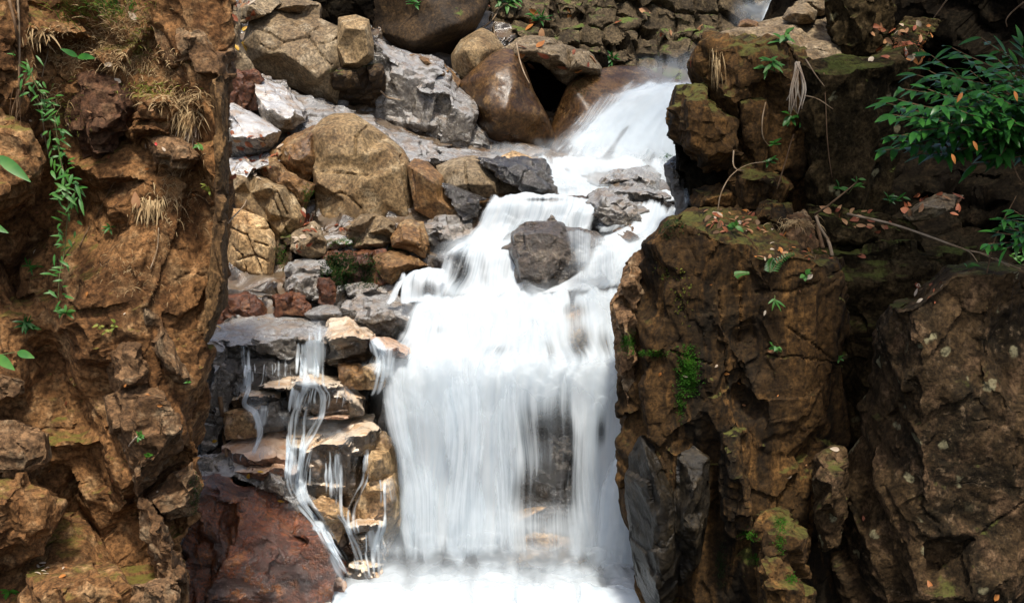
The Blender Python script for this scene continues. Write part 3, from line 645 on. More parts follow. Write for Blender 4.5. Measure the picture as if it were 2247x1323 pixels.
rock('rock_block', 'dark block behind the thin veil of the main fall', 9.2, '1090,880,.3 1120,840,.4 1240,830,.4 1300,880,.3 1310,1020,.1 1310,1230 1070,1230 1080,1020,.1', '1120,900,-.02 1180,890,-.05 1270,910,-.02 1180,1000,-.06 1270,1040,-.04 1110,1050,-.03 1180,1150,-.05', 'wet', T=.3)
rock('rock_slab', 'slanting cream slab glimpsed through the veil of the main fall', 9.1, '1095,1142,.1 1150,1110,.15 1205,1090,.2 1225,1100,.1 1160,1132,-.08 1110,1150,-.05', '', 'creamall', T=.2, rough=.42, bulge=.03)
rock('boulder', 'low cream boulder at the foot of the veil of the main fall', 9.05, '1120,1180,.1 1180,1166,.15 1240,1164,.15 1275,1200 1280,1240 1120,1240', '', 'creamall', T=.3, rough=.42, bulge=.08)
rock('rock_block', 'pale rock shelf under the water at the right of the broad cascade', 9.75, '1200,700,.4 1280,660,.5 1370,650,.5 1372,790 1240,800 1200,770', '', 'creamall', T=.3, rough=.42, bulge=.1)

# ------------------------------------------------------------------ upper centre
rock('boulder', 'small rounded tan boulder left of the overhanging rock', 14.6, '992,122,.1 1012,90,.2 1056,64,.3 1082,76,.25 1106,108,.15 1090,140,.1 1050,160 1008,182,.05 996,152', '', 'tan', T=.6, rough=.5, bulge=.3, sm=6)
rock('boulder', 'big smooth brown boulder with a sunlit grey crown above the dark pool', 13.9, '1008,188,.2 1080,122,.35 1110,110,.45 1130,116,.4 1146,137,.25 1170,203,.15 1198,254,.1 1216,298,.2 1180,340,.35 1065,340,.3 1036,220,.1', '1085,160,-.1 1120,140,.0 1132,180,-.15 1110,240,-.35 1160,250,-.15 1080,280,-.25 1060,220,-.2 1150,310,-.05', 'brownwet', T=.8, sm=8, rough=.6)
rock('boulder', 'grey-tan overhanging rock bridging above the black cave', 14.1, '1104,110,.3 1138,88,.5 1166,80,.6 1203,86,.6 1241,103,.55 1283,115,.5 1315,149,.4 1312,160,.5 1265,164,.6 1250,186,.6 1228,176,.5 1208,150,.4 1186,136,.35 1163,130,.3 1141,138,.2 1126,124,.2', '1140,112,-.02 1180,112,-.05 1220,122,-.08 1270,140,-.02 1200,134,.05 1250,152,.25 1290,148,.1', 'grey', T=.6, rough=.5, sm=2)
rock('rock_wall', 'back wall coloured as black shade inside the cave under the overhanging rock', 15.3, '1130,110 1320,120 1320,200 1260,330 1140,340', '', 'black', T=.4, bulge=.05)  # cave darkness put into the wall's colour
rock('boulder', 'smooth rounded boulder under the side of the upper chute', 14.1, '1190,345,.1 1214,286,.2 1228,240,.3 1250,190,.4 1278,165,.6 1357,149,.9 1408,150,1.0 1460,176,1.0 1560,190,1.0 1560,330,.5 1500,400,.0 1330,390,-.3 1220,370,-.1',
     '1262,200,.1 1300,180,.35 1370,166,.6 1440,190,.6 1290,240,-.05 1370,220,.2 1250,300,-.1 1350,300,-.15 1450,300,.0 1520,240,.4', 'brownwet', T=.6, sm=8, rough=.5)
rock('boulder', 'pale half-sunk stone in the pool under the big brown boulder', 12.6, '1100,345 1125,332,.1 1160,344,.1 1180,362 1110,364', '', 'creamall', T=.3, rough=.42)

# ------------------------------------------------------------------ right bank, upper
rock('rock_slab', 'grey sloping cap rock on top of the right bank', 9.4, '1553,100,-.1 1575,86,.5 1597,74,1.0 1657,58,1.6 1722,40,2.2 1745,22,2.6 1770,-40,3 1910,-40,2.6 1905,100,1.2 1840,128,.6 1792,140,.2 1742,134,-.05 1700,106,-.1 1640,98,-.12 1590,98,-.12', '1640,82,.5 1720,70,1.0 1780,80,1.1 1840,60,1.6 1790,110,.5 1740,100,.5', 'grey', T=.5, rough=.7)
rock('boulder', 'dark angular boulder on the skyline of the right bank', 10.8, '1720,40,.1 1732,18,.2 1768,8,.3 1790,26,.2 1786,48,.05 1748,52', '', 'grey', T=.4, rough=.5, bulge=.15)
rock('boulder', 'second angular boulder behind the skyline of the right bank', 11.3, '1745,12,.1 1770,-20,.2 1820,-14,.2 1836,20,.1 1800,36,.05 1764,24', '', 'grey', T=.4, rough=.5, bulge=.15)
rock('boulder', 'small orange-brown stone on the edge of the cap rock', 10.8, '1618,60 1624,46,.05 1640,42,.1 1660,50,.1 1664,62', '', 'ochre', T=.2, rough=.5)
rock('rock_cliff', 'tall mossy brown upper cliff of the right bank', 9.1, '1560,88,.1 1592,92,.05 1640,92,.05 1700,96,.05 1748,122,.1 1772,150,.1 1778,250,.15 1794,440,.2 1764,478,.15 1700,456,.1 1612,456,.2 1600,360,.2 1572,330,.2 1540,190,.2 1530,165,.3 1540,118,.25',
     '1566,110,-.05 1620,120,-.1 1690,130,-.1 1600,210,-.08 1570,240,.05 1650,240,-.12 1640,330,-.1 1690,220,.02 1720,300,.05 1700,380,-.02 1750,200,-.05 1755,350,-.04 1660,420,-.05 1740,440,.1', 'mossrock', T=.8, sm=2, rough=.8, jz=.15, flute=.05)
rock('rock_block', 'brown sunlit block jutting over the stream from the right bank', 8.85, '1472,246,.2 1490,202,.3 1510,190,.35 1540,186,.35 1556,220,.2 1600,262,.15 1630,347,.2 1614,362,.3 1552,370,.3 1500,332,.3 1482,292,.25', '1500,222,-.05 1540,215,-.05 1570,270,-.1 1600,335,-.05 1550,340,-.06 1510,290,-.08', 'mossrock', T=.9, sm=2, rough=.9)
rock('rock_slab', 'black wet slab standing at the water edge under the brown block', 9.3, '1464,366,.05 1476,350,.1 1490,344,.15 1508,400,.1 1520,466 1490,470 1478,420', '', 'wet', T=.5, bulge=.05)
rock('rock_slab', 'slab coloured as black shade in the recess under the brown block', 9.2, '1490,300,.2 1540,350,.2 1615,356,.2 1620,430,.1 1530,440 1510,420 1496,360', '', 'black', T=.4, bulge=.04)  # blackened slab fills the recess in place of its shade
rock('boulder', 'low brown rock behind the leaf-strewn ledge, beside black slabs', 9.0, '1518,420,.1 1556,402,.2 1614,412,.2 1624,456 1534,466', '', 'mossrock', T=.4, bulge=.12)
rock('boulder', 'brown rock block with a ledge top at the back of the leafy ledge', 8.85, '1608,372,.15 1646,354,.25 1688,372,.2 1734,412,.15 1706,450 1616,462', '', 'mossrock', T=.5, bulge=.15)
rock('boulder', 'smooth brown boulder beside the dead leaves on the ledge', 8.5, '1646,472,.1 1684,438,.2 1730,452,.2 1736,498,.05 1700,516 1650,500', '', 'mossrock', T=.4, bulge=.15)
rock('boulder', 'light brown rock behind drooping dry grass on the ledge', 8.4, '1690,502,.1 1720,480,.15 1766,466,.2 1795,540,.1 1784,560 1720,536', '', 'cliffgrey', T=.4, bulge=.1)
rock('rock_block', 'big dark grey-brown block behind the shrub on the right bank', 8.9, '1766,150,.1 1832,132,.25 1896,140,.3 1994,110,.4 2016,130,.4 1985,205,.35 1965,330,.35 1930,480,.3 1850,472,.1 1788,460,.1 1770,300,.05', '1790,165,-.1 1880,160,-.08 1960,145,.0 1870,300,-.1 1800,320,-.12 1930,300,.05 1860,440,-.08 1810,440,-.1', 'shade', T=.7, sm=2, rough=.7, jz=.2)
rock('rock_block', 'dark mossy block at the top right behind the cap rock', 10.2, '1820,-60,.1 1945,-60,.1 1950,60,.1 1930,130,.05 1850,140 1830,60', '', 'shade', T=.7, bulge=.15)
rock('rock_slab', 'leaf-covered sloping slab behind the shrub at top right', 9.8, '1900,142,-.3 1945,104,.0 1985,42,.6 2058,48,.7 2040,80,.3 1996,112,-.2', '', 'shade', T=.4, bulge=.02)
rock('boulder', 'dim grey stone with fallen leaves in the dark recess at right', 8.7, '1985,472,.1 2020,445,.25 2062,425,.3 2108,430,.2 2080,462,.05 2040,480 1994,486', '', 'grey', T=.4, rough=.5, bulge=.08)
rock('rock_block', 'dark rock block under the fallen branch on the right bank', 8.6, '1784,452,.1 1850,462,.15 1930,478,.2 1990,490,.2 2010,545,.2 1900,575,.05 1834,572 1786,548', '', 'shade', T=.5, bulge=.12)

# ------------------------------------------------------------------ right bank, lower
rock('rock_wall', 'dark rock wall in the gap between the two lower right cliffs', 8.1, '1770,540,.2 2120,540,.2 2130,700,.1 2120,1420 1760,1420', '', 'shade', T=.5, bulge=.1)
rock('rock_cliff', 'mossy brown lower cliff of the right bank with a flat leafy top', 7.6,
     '1468,480,.1 1500,466,.8 1540,456,1.2 1620,450,1.5 1660,458,1.4 1700,510,.7 1752,550,.3 1840,566,.2 1850,640,.2 1850,1000,.3 1840,1400,.1 1470,1400,.4 1425,1320,.4 1405,1290,.4 1388,1200,.4 1378,1120,.38 1368,1000,.32 1372,900,.3 1366,840,.3 1364,767,.3 1366,720,.3 1378,640,.3 1396,590,.28 1420,552,.2 1422,522,.2 1448,498,.15',
     '1476,492,-0.080 1549,512,-0.120 1618,545,-0.120 1646,574,-0.100 1740,566,-0.050 1800,590,-0.040 1560,480,0.248 1640,495,0.303 1680,530,0.165 1440,530,-0.020 1450,640,-0.040 1425,660,0.077 1440,760,-0.030 1450,900,0.020 1520,620,-0.130 1545,740,-0.080 1560,860,-0.100 1500,780,-0.100 1500,920,-0.030 1585,700,-0.100 1605,760,-0.060 1624,640,0.000 1628,740,0.088 1626,860,0.088 1650,680,-0.030 1655,820,-0.020 1700,660,-0.100 1780,680,-0.050 1720,760,-0.080 1690,850,-0.120 1770,860,-0.080 1600,960,-0.060 1560,1000,0.033 1660,990,-0.020 1720,1000,0.044 1620,1100,-0.080 1570,1120,0.110 1660,1180,0.083 1720,1160,-0.040 1780,1080,0.000 1480,1010,0.000 1430,1000,0.050 1420,1120,0.055 1500,1120,-0.020 1460,1230,0.050 1530,1230,0.083 1600,1260,0.055 1690,1240,-0.060 1780,1230,0.165 1560,1330,0.110 1700,1330,0.000 1790,1330,0.193',
     'mossrock', T=1.6, vox=0.0135, sm=2, rough=.5, jy=8, jz=.05, flute=.03, blk=(0.36, .05, (1, 1, .45)), cracks='1626,600 1628,700 1622,800 1630,900;1660,640 1740,640 1800,620;1730,720 1790,760 1830,790;1680,780 1760,785 1850,800;1470,770 1560,800;1580,640 1590,760 1600,860')
rock('rock_pillar', 'thin pale rock pillar on the water side of the lower right cliff', 7.7, '1358,664,.15 1362,640,.1 1376,606,.1 1378,578,.2 1400,562,.25 1428,556,.25 1412,600,.15 1404,700,.12 1398,800,.12 1384,850,.15 1372,900,.2 1366,840,.2 1360,767,.2 1354,701,.2 1350,652,.2', '1384,610,-.06 1380,700,-.06 1376,780,-.05', 'cliffgrey', T=.9, sm=2)
rock('rock_slab', 'damp grey slate slab at the foot of the right cliff beside the pool', 7.5, '1380,1010,.25 1410,965,.2 1455,1010,.15 1490,1100,.1 1500,1200,.1 1480,1290,.12 1462,1330,.15 1424,1320,.3 1404,1270,.3 1388,1180,.3 1380,1100,.3', '1420,1020,-.02 1450,1100,-.05 1465,1200,-.05 1430,1200,.02 1440,1290,.0', 'slate', T=.6, sm=2, rough=.42)
rock('rock_slab', 'damp grey slate slab in the middle of the lower right cliff', 7.4, '1492,1005,.15 1520,985,.2 1552,1010,.15 1550,1120,.1 1530,1230,.12 1500,1270,.2 1480,1200,.2 1482,1100,.15', '', 'slate', T=.5, bulge=.06, rough=.42)
rock('rock_pillar', 'slim sunlit brown pillar low on the right cliff', 7.35, '1592,960,.1 1612,935,.12 1632,945,.1 1634,1060,.1 1650,1160,.1 1630,1175,.1 1596,1170,.12 1590,1060,.1', '', 'mossrock', T=.4, bulge=.07)
rock('boulder', 'mossy rounded knob low on the right cliff with a bright rim', 7.2, '1655,1150,.1 1680,1124,.2 1712,1118,.2 1735,1140,.15 1762,1180,.1 1765,1260,.1 1720,1290,.1 1668,1250,.1', '', 'mossrock', T=.4, bulge=.12)
rock('boulder', 'mossy stone at the bottom of the right cliff with green tufts', 7.0, '1665,1240,.1 1690,1214,.15 1718,1218,.15 1740,1265,.1 1775,1300,.1 1780,1380 1690,1380 1675,1310,.05', '', 'mossrock', T=.4, bulge=.1)
rock('rock_block', 'squared brown block with a white fleck on top in the lower right cliff', 7.15, '1792,1010,.1 1812,992,.2 1845,988,.2 1852,1010,.15 1850,1130,.15 1836,1190,.15 1808,1200,.15 1796,1120,.1', '', 'lichen', T=.4, bulge=.08)
rock('rock_slab', 'big lichen-spotted slab filling the lower right corner', 7.0,
     '1953,668,.3 1985,655,.5 2012,656,.55 2020,638,.6 2052,612,.6 2078,584,.6 2132,576,.6 2300,582,.5 2500,600,.4 2500,1400,.1 1836,1400,.75 1842,1150,.8 1862,1000,.8 1894,850,.75 1925,760,.6',
     '1975,690,.06 2016,676,.0 2060,640,.0 2100,602,.05 2200,606,.0 2018,800,-.04 2020,950,-.06 2024,1080,-.08 2028,1180,-.04 2030,1300,-.08 1950,850,.34 1900,1000,.5 1880,1200,.5 2140,800,-.02 2240,900,-.02 2140,1000,-.06 2220,1100,-.08 2090,1170,-.08 2060,1250,.04 2150,1180,-.1 2110,1300,-.16 2230,1250,-.16 2350,1000,-.05',
     'lichen', T=.9, vox=0.0135, sm=2, rough=.5, jy=-12, jz=.1, flute=.02, blk=(0.5, .05, (1, 1, .5)), cracks='2020,1180 2060,1245 2110,1200 2180,1150 2247,1100;2030,1050 2020,1120 2060,1150')
rock('boulder', 'yellow-green mossy stone on the shoulder of the lichen-spotted slab', 7.3, '2010,655,.1 2022,632,.15 2050,612,.2 2064,622,.15 2056,645,.05 2030,660', '', 'lichen', T=.3)
rock('boulder', 'small upright pale stone on the top corner of the lichen-spotted slab', 7.4, '2072,612 2078,584,.1 2096,588,.1 2094,612', '', 'lichen', T=.2)
for lab_, s_, Y_, m_ in (
    ('lowest pinkish ledge strip above the grey-brown block', '515,1034 600,1010,.25 655,1020,.15 645,1042 570,1052', 8.62, 'pink'),
    ('cream lip of rock under the landing of the square fall', '575,846 640,826,.3 700,822,.35 745,838,.15 732,852,-.04 640,856,-.04', 8.88, 'cream'),
    ('cream lip on top of the cream-capped stone', '754,1152 800,1136,.25 840,1146,.15 836,1162 780,1168,-.04', 8.6, 'cream'),
    ('pale ledge under the tan-topped boulder by the main fall', '810,742 850,742,.25 905,768,.25 895,786,.05 850,778,-.03 816,764', 9.05, 'pink'),
    ('washed stone in the small right-hand trickle', '800,805 830,796,.15 850,815,.15 840,850 808,852', 8.95, 'creamall')):
    rock('rock_ledge', lab_, Y_, s_, '', m_, T=.3, bulge=.05, sm=2, rough=.7)
finish_rocks()
# ------------------------------------------------------------------ water
def water_material():
    m, N, L, out = newmat('silky_white_water')
    m.use_backface_culling = False
    uv = N('ShaderNodeUVMap'); uv.uv_map = 'flow'
    at = N('ShaderNodeAttribute'); at.attribute_name = 'dens'
    def noise(sx, sy, det, rg):
        mp = N('ShaderNodeMapping'); mp.inputs['Scale'].default_value = (sx, sy, 1)
        L(uv.outputs[0], mp.inputs[0])
        n = N('ShaderNodeTexNoise'); n.inputs['Scale'].default_value = 1.0
        n.inputs['Detail'].default_value = det; n.inputs['Roughness'].default_value = rg
        L(mp.outputs[0], n.inputs['Vector'])
        return n.outputs[0]
    def mr(s, a, b, va=0.0, vb=1.0):
        r = N('ShaderNodeMapRange'); r.interpolation_type = 'SMOOTHSTEP'
        for i, v in enumerate((a, b, va, vb)): r.inputs[i + 1].default_value = v
        L(s, r.inputs[0]); return r.outputs[0]
    def ma(op, a, b, c=None):
        x = N('ShaderNodeMath', operation=op)
        for i, v in enumerate((a, b, c)):
            if v is None: continue
            if isinstance(v, (int, float)): x.inputs[i].default_value = v
            else: L(v, x.inputs[i])
        return x.outputs[0]
    s1 = noise(24, 0.7, 4, 0.6)
    s2 = noise(5, 0.9, 3, 0.5)
    st = ma('ADD', ma('MULTIPLY', s1, 0.75), ma('MULTIPLY', s2, 0.55))      # about 0.65 in the mean
    d = at.outputs['Fac']
    a = ma('ADD', ma('MULTIPLY_ADD', st, 1.35, -0.378), ma('MULTIPLY', ma('SUBTRACT', d, 0.5), 1.7))
    alpha = mr(a, 0.15, 1.12)
    alpha = ma('MULTIPLY', alpha, mr(d, 0.0, 0.16))
    col = N('ShaderNodeMix', data_type='RGBA')
    L(mr(st, 0.45, 0.78), col.inputs[0])
    col.inputs[6].default_value = (0.66, 0.76, 0.84, 1); col.inputs[7].default_value = (0.79, 0.855, 0.90, 1)
    df = N('ShaderNodeBsdfDiffuse'); L(col.outputs[2], df.inputs[0])
    tl = N('ShaderNodeBsdfTranslucent'); L(col.outputs[2], tl.inputs[0])
    mx = N('ShaderNodeMixShader'); mx.inputs[0].default_value = 0.45
    L(df.outputs[0], mx.inputs[1]); L(tl.outputs[0], mx.inputs[2])
    tr = N('ShaderNodeBsdfTransparent')
    m2 = N('ShaderNodeMixShader'); L(alpha, m2.inputs[0]); L(tr.outputs[0], m2.inputs[1]); L(mx.outputs[0], m2.inputs[2])
    L(m2.outputs[0], out.inputs[0])
    return m
M['water'] = water_material()

def mist_material():
    m, N, L, out = newmat('soft_white_spray')
    uv = N('ShaderNodeUVMap'); uv.uv_map = 'flow'
    at = N('ShaderNodeAttribute'); at.attribute_name = 'dens'
    mp = N('ShaderNodeMapping'); mp.inputs['Scale'].default_value = (4.5, 2.2, 1)
    L(uv.outputs[0], mp.inputs[0])
    n = N('ShaderNodeTexNoise'); n.inputs['Scale'].default_value = 1.0; n.inputs['Detail'].default_value = 3
    L(mp.outputs[0], n.inputs['Vector'])
    r = N('ShaderNodeMapRange'); r.inputs[1].default_value = .3; r.inputs[2].default_value = .7; r.inputs[3].default_value = .78; r.inputs[4].default_value = 1.0
    L(n.outputs[0], r.inputs[0])
    al = N('ShaderNodeMath', operation='MULTIPLY'); L(r.outputs[0], al.inputs[0]); L(at.outputs['Fac'], al.inputs[1])
    df = N('ShaderNodeBsdfDiffuse'); df.inputs[0].default_value = (.76, .83, .88, 1)
    tl = N('ShaderNodeBsdfTranslucent'); tl.inputs[0].default_value = (.76, .83, .88, 1)
    mx = N('ShaderNodeMixShader'); mx.inputs[0].default_value = .48
    L(df.outputs[0], mx.inputs[1]); L(tl.outputs[0], mx.inputs[2])
    tr = N('ShaderNodeBsdfTransparent')
    m2 = N('ShaderNodeMixShader'); L(al.outputs[0], m2.inputs[0]); L(tr.outputs[0], m2.inputs[1]); L(mx.outputs[0], m2.inputs[2])
    L(m2.outputs[0], out.inputs[0])
    return m
M['mist'] = mist_material()

def catmull(pts, n):
    pts = np.array(pts, dtype=float)
    k = len(pts)
    if k == 2:
        t = np.linspace(0, 1, n).reshape(-1, *([1] * (pts.ndim - 1)))
        return pts[0] * (1 - t) + pts[1] * t
    e = np.concatenate([(2 * pts[0] - pts[1])[None], pts, (2 * pts[-1] - pts[-2])[None]])
    t = np.linspace(0, k - 1, n)
    i = np.minimum(t.astype(int), k - 2)
    f = (t - i).reshape(-1, *([1] * (pts.ndim - 1)))
    p0, p1, p2, p3 = e[i], e[i + 1], e[i + 2], e[i + 3]
    return 0.5 * (2 * p1 + (p2 - p0) * f + (2 * p0 - 5 * p1 + 4 * p2 - p3) * f ** 2 + (3 * p1 - p0 - 3 * p2 + p3) * f ** 3)

def sstep(x):
    x = np.clip(x, 0, 1)
    return x * x * (3 - 2 * x)

NW = [0]
def sheet(name, rows, dens=1.0, thin=(), fade=(.06, .06, .04, .04), wob=0.012, pix=None, wig=0.5, mat='water', lip=9.0):
    """rows of 'px,py,Y' points across the flow, listed from the top of the flow down"""
    NW[0] += 1
    if pix is None:
        pr = [parse(r) for r in rows]
        nu = 90
        G = np.stack([catmull([(q[0], q[1], q[2]) for q in r], nu) for r in pr])
    else:
        G = pix
        nu = G.shape[1]
    span = np.linalg.norm(G[-1, nu // 2, :2] - G[0, nu // 2, :2])
    wide = np.linalg.norm(G[:, -1, :2] - G[:, 0, :2], axis=1).max()
    nv = int(max(12, min(150, span / 3.5)))
    if pix is None or len(G) < nv:
        G = catmull(G, nv)
    nv = len(G)
    nuu = int(max(8, min(160, wide / 3.5)))
    G = np.stack([catmull(G[j][::max(1, nu // 30)], nuu) for j in range(nv)])
    nu = nuu
    if pix is None and lip:
        gx = G[..., 0] / 60.0
        gy = np.linspace(0, 3, nv)[:, None] + 0 * gx
        nz_ = fbm(np.stack([gx.ravel(), gy.ravel(), np.full(gx.size, NW[0] * 1.7)], 1), 4).reshape(gx.shape)
        G[..., 1] += nz_ * lip
        G[..., 2] += 0.012 * nz_ * lip / 10
    px, py, Y = G[..., 0], G[..., 1], G[..., 2]
    x = (px - CX) / F; v = (CY - py) / F
    ry = cP + v * sP; rz = -sP + v * cP
    W = np.stack([x / ry * Y, Y, rz / ry * Y + CAMZ], -1)
    us = np.linalg.norm(np.diff(W, axis=1), axis=2).sum(1).mean()
    du = np.linspace(0, 1, nu) * us
    dv = np.concatenate([[0], np.cumsum(np.linalg.norm(np.diff(W, axis=0), axis=2).mean(1))])
    U, V = np.meshgrid(du + NW[0] * 7.3, dv + NW[0] * 3.1)
    wv_ = fbm(np.stack([U.ravel() * 1.4, V.ravel() * 0.7, np.full(U.size, 2.0)], 1), 2).reshape(U.shape)
    U = U + 0.10 * wv_
    q = np.stack([U.ravel() * 9, V.ravel() * 0.8, np.zeros(U.size)], 1)
    q2 = np.stack([U.ravel() * 2.5, V.ravel() * 1.6, np.ones(U.size)], 1)
    off = (pnoise(q) * 0.5 + fbm(q2, 2)).reshape(U.shape) * wob
    W[..., 1] += off
    a = np.linspace(0, 1, nu)[None, :] + 0 * U
    b = np.linspace(0, 1, nv)[:, None] + 0 * U
    n1 = fbm(np.stack([U.ravel() * 1.3, V.ravel() * 2.2, np.full(U.size, 4.0)], 1), 3).reshape(U.shape)
    n2 = fbm(np.stack([U.ravel() * 6, V.ravel() * 0.7, np.full(U.size, 9.0)], 1), 3).reshape(U.shape)
    D = np.full(U.shape, dens)
    l, r, t, bt = fade
    if l: D = D * sstep(a / l * (1 + wig * n1))
    if r: D = D * sstep((1 - a) / r * (1 + wig * n1))
    if t: D = D * sstep(b / t * (1 + 0.8 * n2))
    if bt: D = D * sstep((1 - b) / bt * (1 + 0.8 * n2))
    for (tx, ty, rx, ry_, k) in thin:
        D = D * (1 - k * np.exp(-(((px - tx) / rx) ** 2 + ((py - ty) / ry_) ** 2) * (1 + 0.5 * n2)))
    D = np.clip(D + 0.05 * n1 * (D > 0.02), 0, 1)
    me = bpy.data.meshes.new(name)
    idx = np.arange(nu * nv).reshape(nv, nu)
    fc = np.stack([idx[:-1, :-1], idx[1:, :-1], idx[1:, 1:], idx[:-1, 1:]], -1).reshape(-1, 4)
    me.from_pydata(W.reshape(-1, 3).tolist(), [], fc.tolist())
    at = me.attributes.new('dens', 'FLOAT', 'POINT')
    at.data.foreach_set('value', D.ravel().astype(np.float32))
    uvl = me.uv_layers.new(name='flow')
    li = fc.ravel()
    uvl.data.foreach_set('uv', np.stack([U.ravel()[li], V.ravel()[li]], 1).ravel().astype(np.float32))
    me.polygons.foreach_set('use_smooth', np.ones(len(me.polygons), dtype=bool))
    me.materials.append(M[mat])
    o = bpy.data.objects.new(name, me)
    COL.objects.link(o)
    o['kind'] = 'structure'
    return o

DG = None
def cast(px, py, near=0.0):
    u, y, z = ray(px, py)
    d = Vector((u, y, z)).normalized()
    hit, loc, nrm, idx, ob, mx = S.ray_cast(DG, Vector((0, 0, CAMZ)) + d * near, d)
    if not hit:
        return None, None, None
    return loc, nrm, ob

def begin_cast():
    global DG
    bpy.context.view_layer.update()
    DG = bpy.context.evaluated_depsgraph_get()
begin_cast()

def stream(path, dens=0.7, fade=(.3, .3, .1, .1), gap=0.025, mono=True, thin=()):
    """path: 'px,py,width' down the flow; laid on the rock that is really there, falling free where it overhangs"""
    pp = parse(path)
    n = int(max(26, sum(math.hypot(pp[i + 1][0] - pp[i][0], pp[i + 1][1] - pp[i][1]) for i in range(len(pp) - 1)) / 5))
    C = catmull(pp, n)
    G = np.zeros((n, 9, 3))
    last = None
    for j in range(n):
        ys = []
        k0, k1 = max(0, j - 1), min(n - 1, j + 1)
        t = C[k1, :2] - C[k0, :2]
        t /= max(1e-6, np.linalg.norm(t))
        nx = np.array((abs(t[1]), -t[0] if t[1] > 0 else t[0]))
        for i in range(9):
            s = (i / 8 - 0.5) * C[j, 2]
            G[j, i, 0] = C[j, 0] + nx[0] * s
            G[j, i, 1] = C[j, 1] + nx[1] * s
            loc, nr, ob = cast(G[j, i, 0], G[j, i, 1])
            ys.append(loc.y if loc else 9.0)
        ys = np.array(ys)
        med = np.median(ys)
        row = np.minimum(ys, med + 0.08)
        row = np.convolve(np.pad(row, 2, mode='edge'), np.ones(5) / 5, 'valid')
        row = np.minimum(row, ys) - gap
        if last is not None and mono:
            row = np.minimum(row, last + 0.004)
        last = row
        G[j, :, 2] = row
    # smooth the sheet along the flow, always on the near side
    for _ in range(3):
        sm_ = G[..., 2].copy()
        sm_[1:-1] = (G[:-2, :, 2] + G[1:-1, :, 2] * 2 + G[2:, :, 2]) / 4
        G[..., 2] = np.minimum(sm_, G[..., 2] + 0.0)
    return sheet('stream', None, dens, thin, (max(.45, fade[0]), max(.45, fade[1]), fade[2] + .12, fade[3] + .2), 0.006, pix=G, wig=.9)

STREAMS = [
    ('690,700,40 700,715,80 684,748,92', 0.44, (.4, .4, .35, .02)),
    ('683,740,92 682,790,84 681,842,92', 0.84, (.3, .3, .0, .08)),
    ('676,742,60 676,790,56 676,838,60', 0.53, (.3, .3, .0, .08)),
    ('714,744,22 712,790,18 710,834,20', 0.53, (.3, .3, .05, .1)),
    ('690,828,130 685,846,135 664,880,120 650,915,100', 0.54, (.2, .25, .1, .15)),
    ('645,848,40 648,880,34 652,916,36', 0.65, (.3, .3, .05, .1)),
    ('740,842,80 765,862,60 795,890,50', 0.44, (.3, .3, .2, .2)),
    ('715,848,120 710,880,110 705,918,110', 0.37, (.2, .2, .1, .1)),
    ('655,905,60 655,950,60 652,1000,52 648,1050,60 640,1098,56', 0.50, (.35, .35, .08, .1)),
    ('652,940,24 650,990,20 646,1040,24 642,1096,30', 0.53, (.35, .35, .08, .1)),
    ('660,1040,36 666,1080,40 676,1118,36', 0.58, (.3, .3, .1, .1)),
    ('668,1104,30 690,1140,40 716,1186,44 740,1238,56 776,1290,84 800,1328,100', 0.68, (.3, .3, .06, .05)),
    ('690,1130,20 726,1170,24 752,1220,26 780,1270,40', 0.44, (.3, .3, .1, .1)),
    ('735,980,70 738,1030,64 740,1075,60 742,1122,60', 0.50, (.3, .3, .08, .15)),
    ('740,985,16 743,1030,16 746,1118,20', 0.61, (.3, .3, .08, .15)),
    ('700,1008,70 695,1060,64 692,1098,60', 0.37, (.3, .3, .1, .1)),
    ('543,795,36 543,825,34 545,854,38', 0.71, (.2, .25, .05, .1)),
    ('530,754,18 536,770,20 543,794,28', 0.54, (.3, .3, .1, .1)),
    ('548,754,12 544,772,12 542,792,12', 0.44, (.3, .3, .1, .1)),
    ('519,702,14 520,718,24 515,742,34', 0.54, (.3, .3, .1, .2)),
    ('540,846,60 536,865,50 534,886,44', 0.48, (.3, .3, .1, .1)),
    ('580,883,26 578,910,22 571,950,30', 0.54, (.3, .3, .1, .1)),
    ('590,885,10 586,915,10 580,948,14', 0.44, (.3, .3, .1, .1)),
    ('560,798,7 559,815,8 558,846,8', 0.40, (.3, .3, .05, .1)),
    ('585,796,8 584,815,9 583,834,10', 0.54, (.3, .3, .05, .1)),
    ('612,788,8 611,812,9 610,832,10', 0.58, (.3, .3, .05, .1)),
    ('628,773,12 626,805,11 625,836,12', 0.58, (.3, .3, .05, .1)),
    ('815,740,40 828,760,50 838,792,54', 0.71, (.25, .25, .1, .1)),
    ('870,750,80 850,775,90 838,800,90 826,852,70', 0.53, (.3, .3, .15, .2)),
    ('806,978,18 803,1010,20 800,1048,22', 0.58, (.3, .3, .1, .1)),
    ('812,1158,40 818,1185,44 822,1226,50', 0.48, (.3, .3, .1, .15)),
    ('850,1038,70 855,1075,76 858,1124,80', 0.44, (.3, .3, .1, .15)),
    ('775,1118,44 770,1150,40 776,1194,44', 0.40, (.3, .3, .1, .15)),
    ('790,1190,60 805,1235,70 820,1294,90', 0.48, (.3, .3, .15, .1)),
    ('1502,405,20 1506,430,28 1512,466,34', 0.53, (.3, .3, .1, .15)),
    ('1160,352,12 1172,372,12 1178,392,14 1182,410,12', 0.40, (.3, .3, .1, .1)),
    ('520,985,60 515,1000,60 512,1016,60', 0.35, (.3, .3, .1, .1)),
    ('590,965,60 585,990,60 580,1018,60', 0.35, (.3, .3, .1, .1)),
]
made = [(p, d, f) for p, d, f in STREAMS]
for p, d, f in made:
    stream(p, d, f)

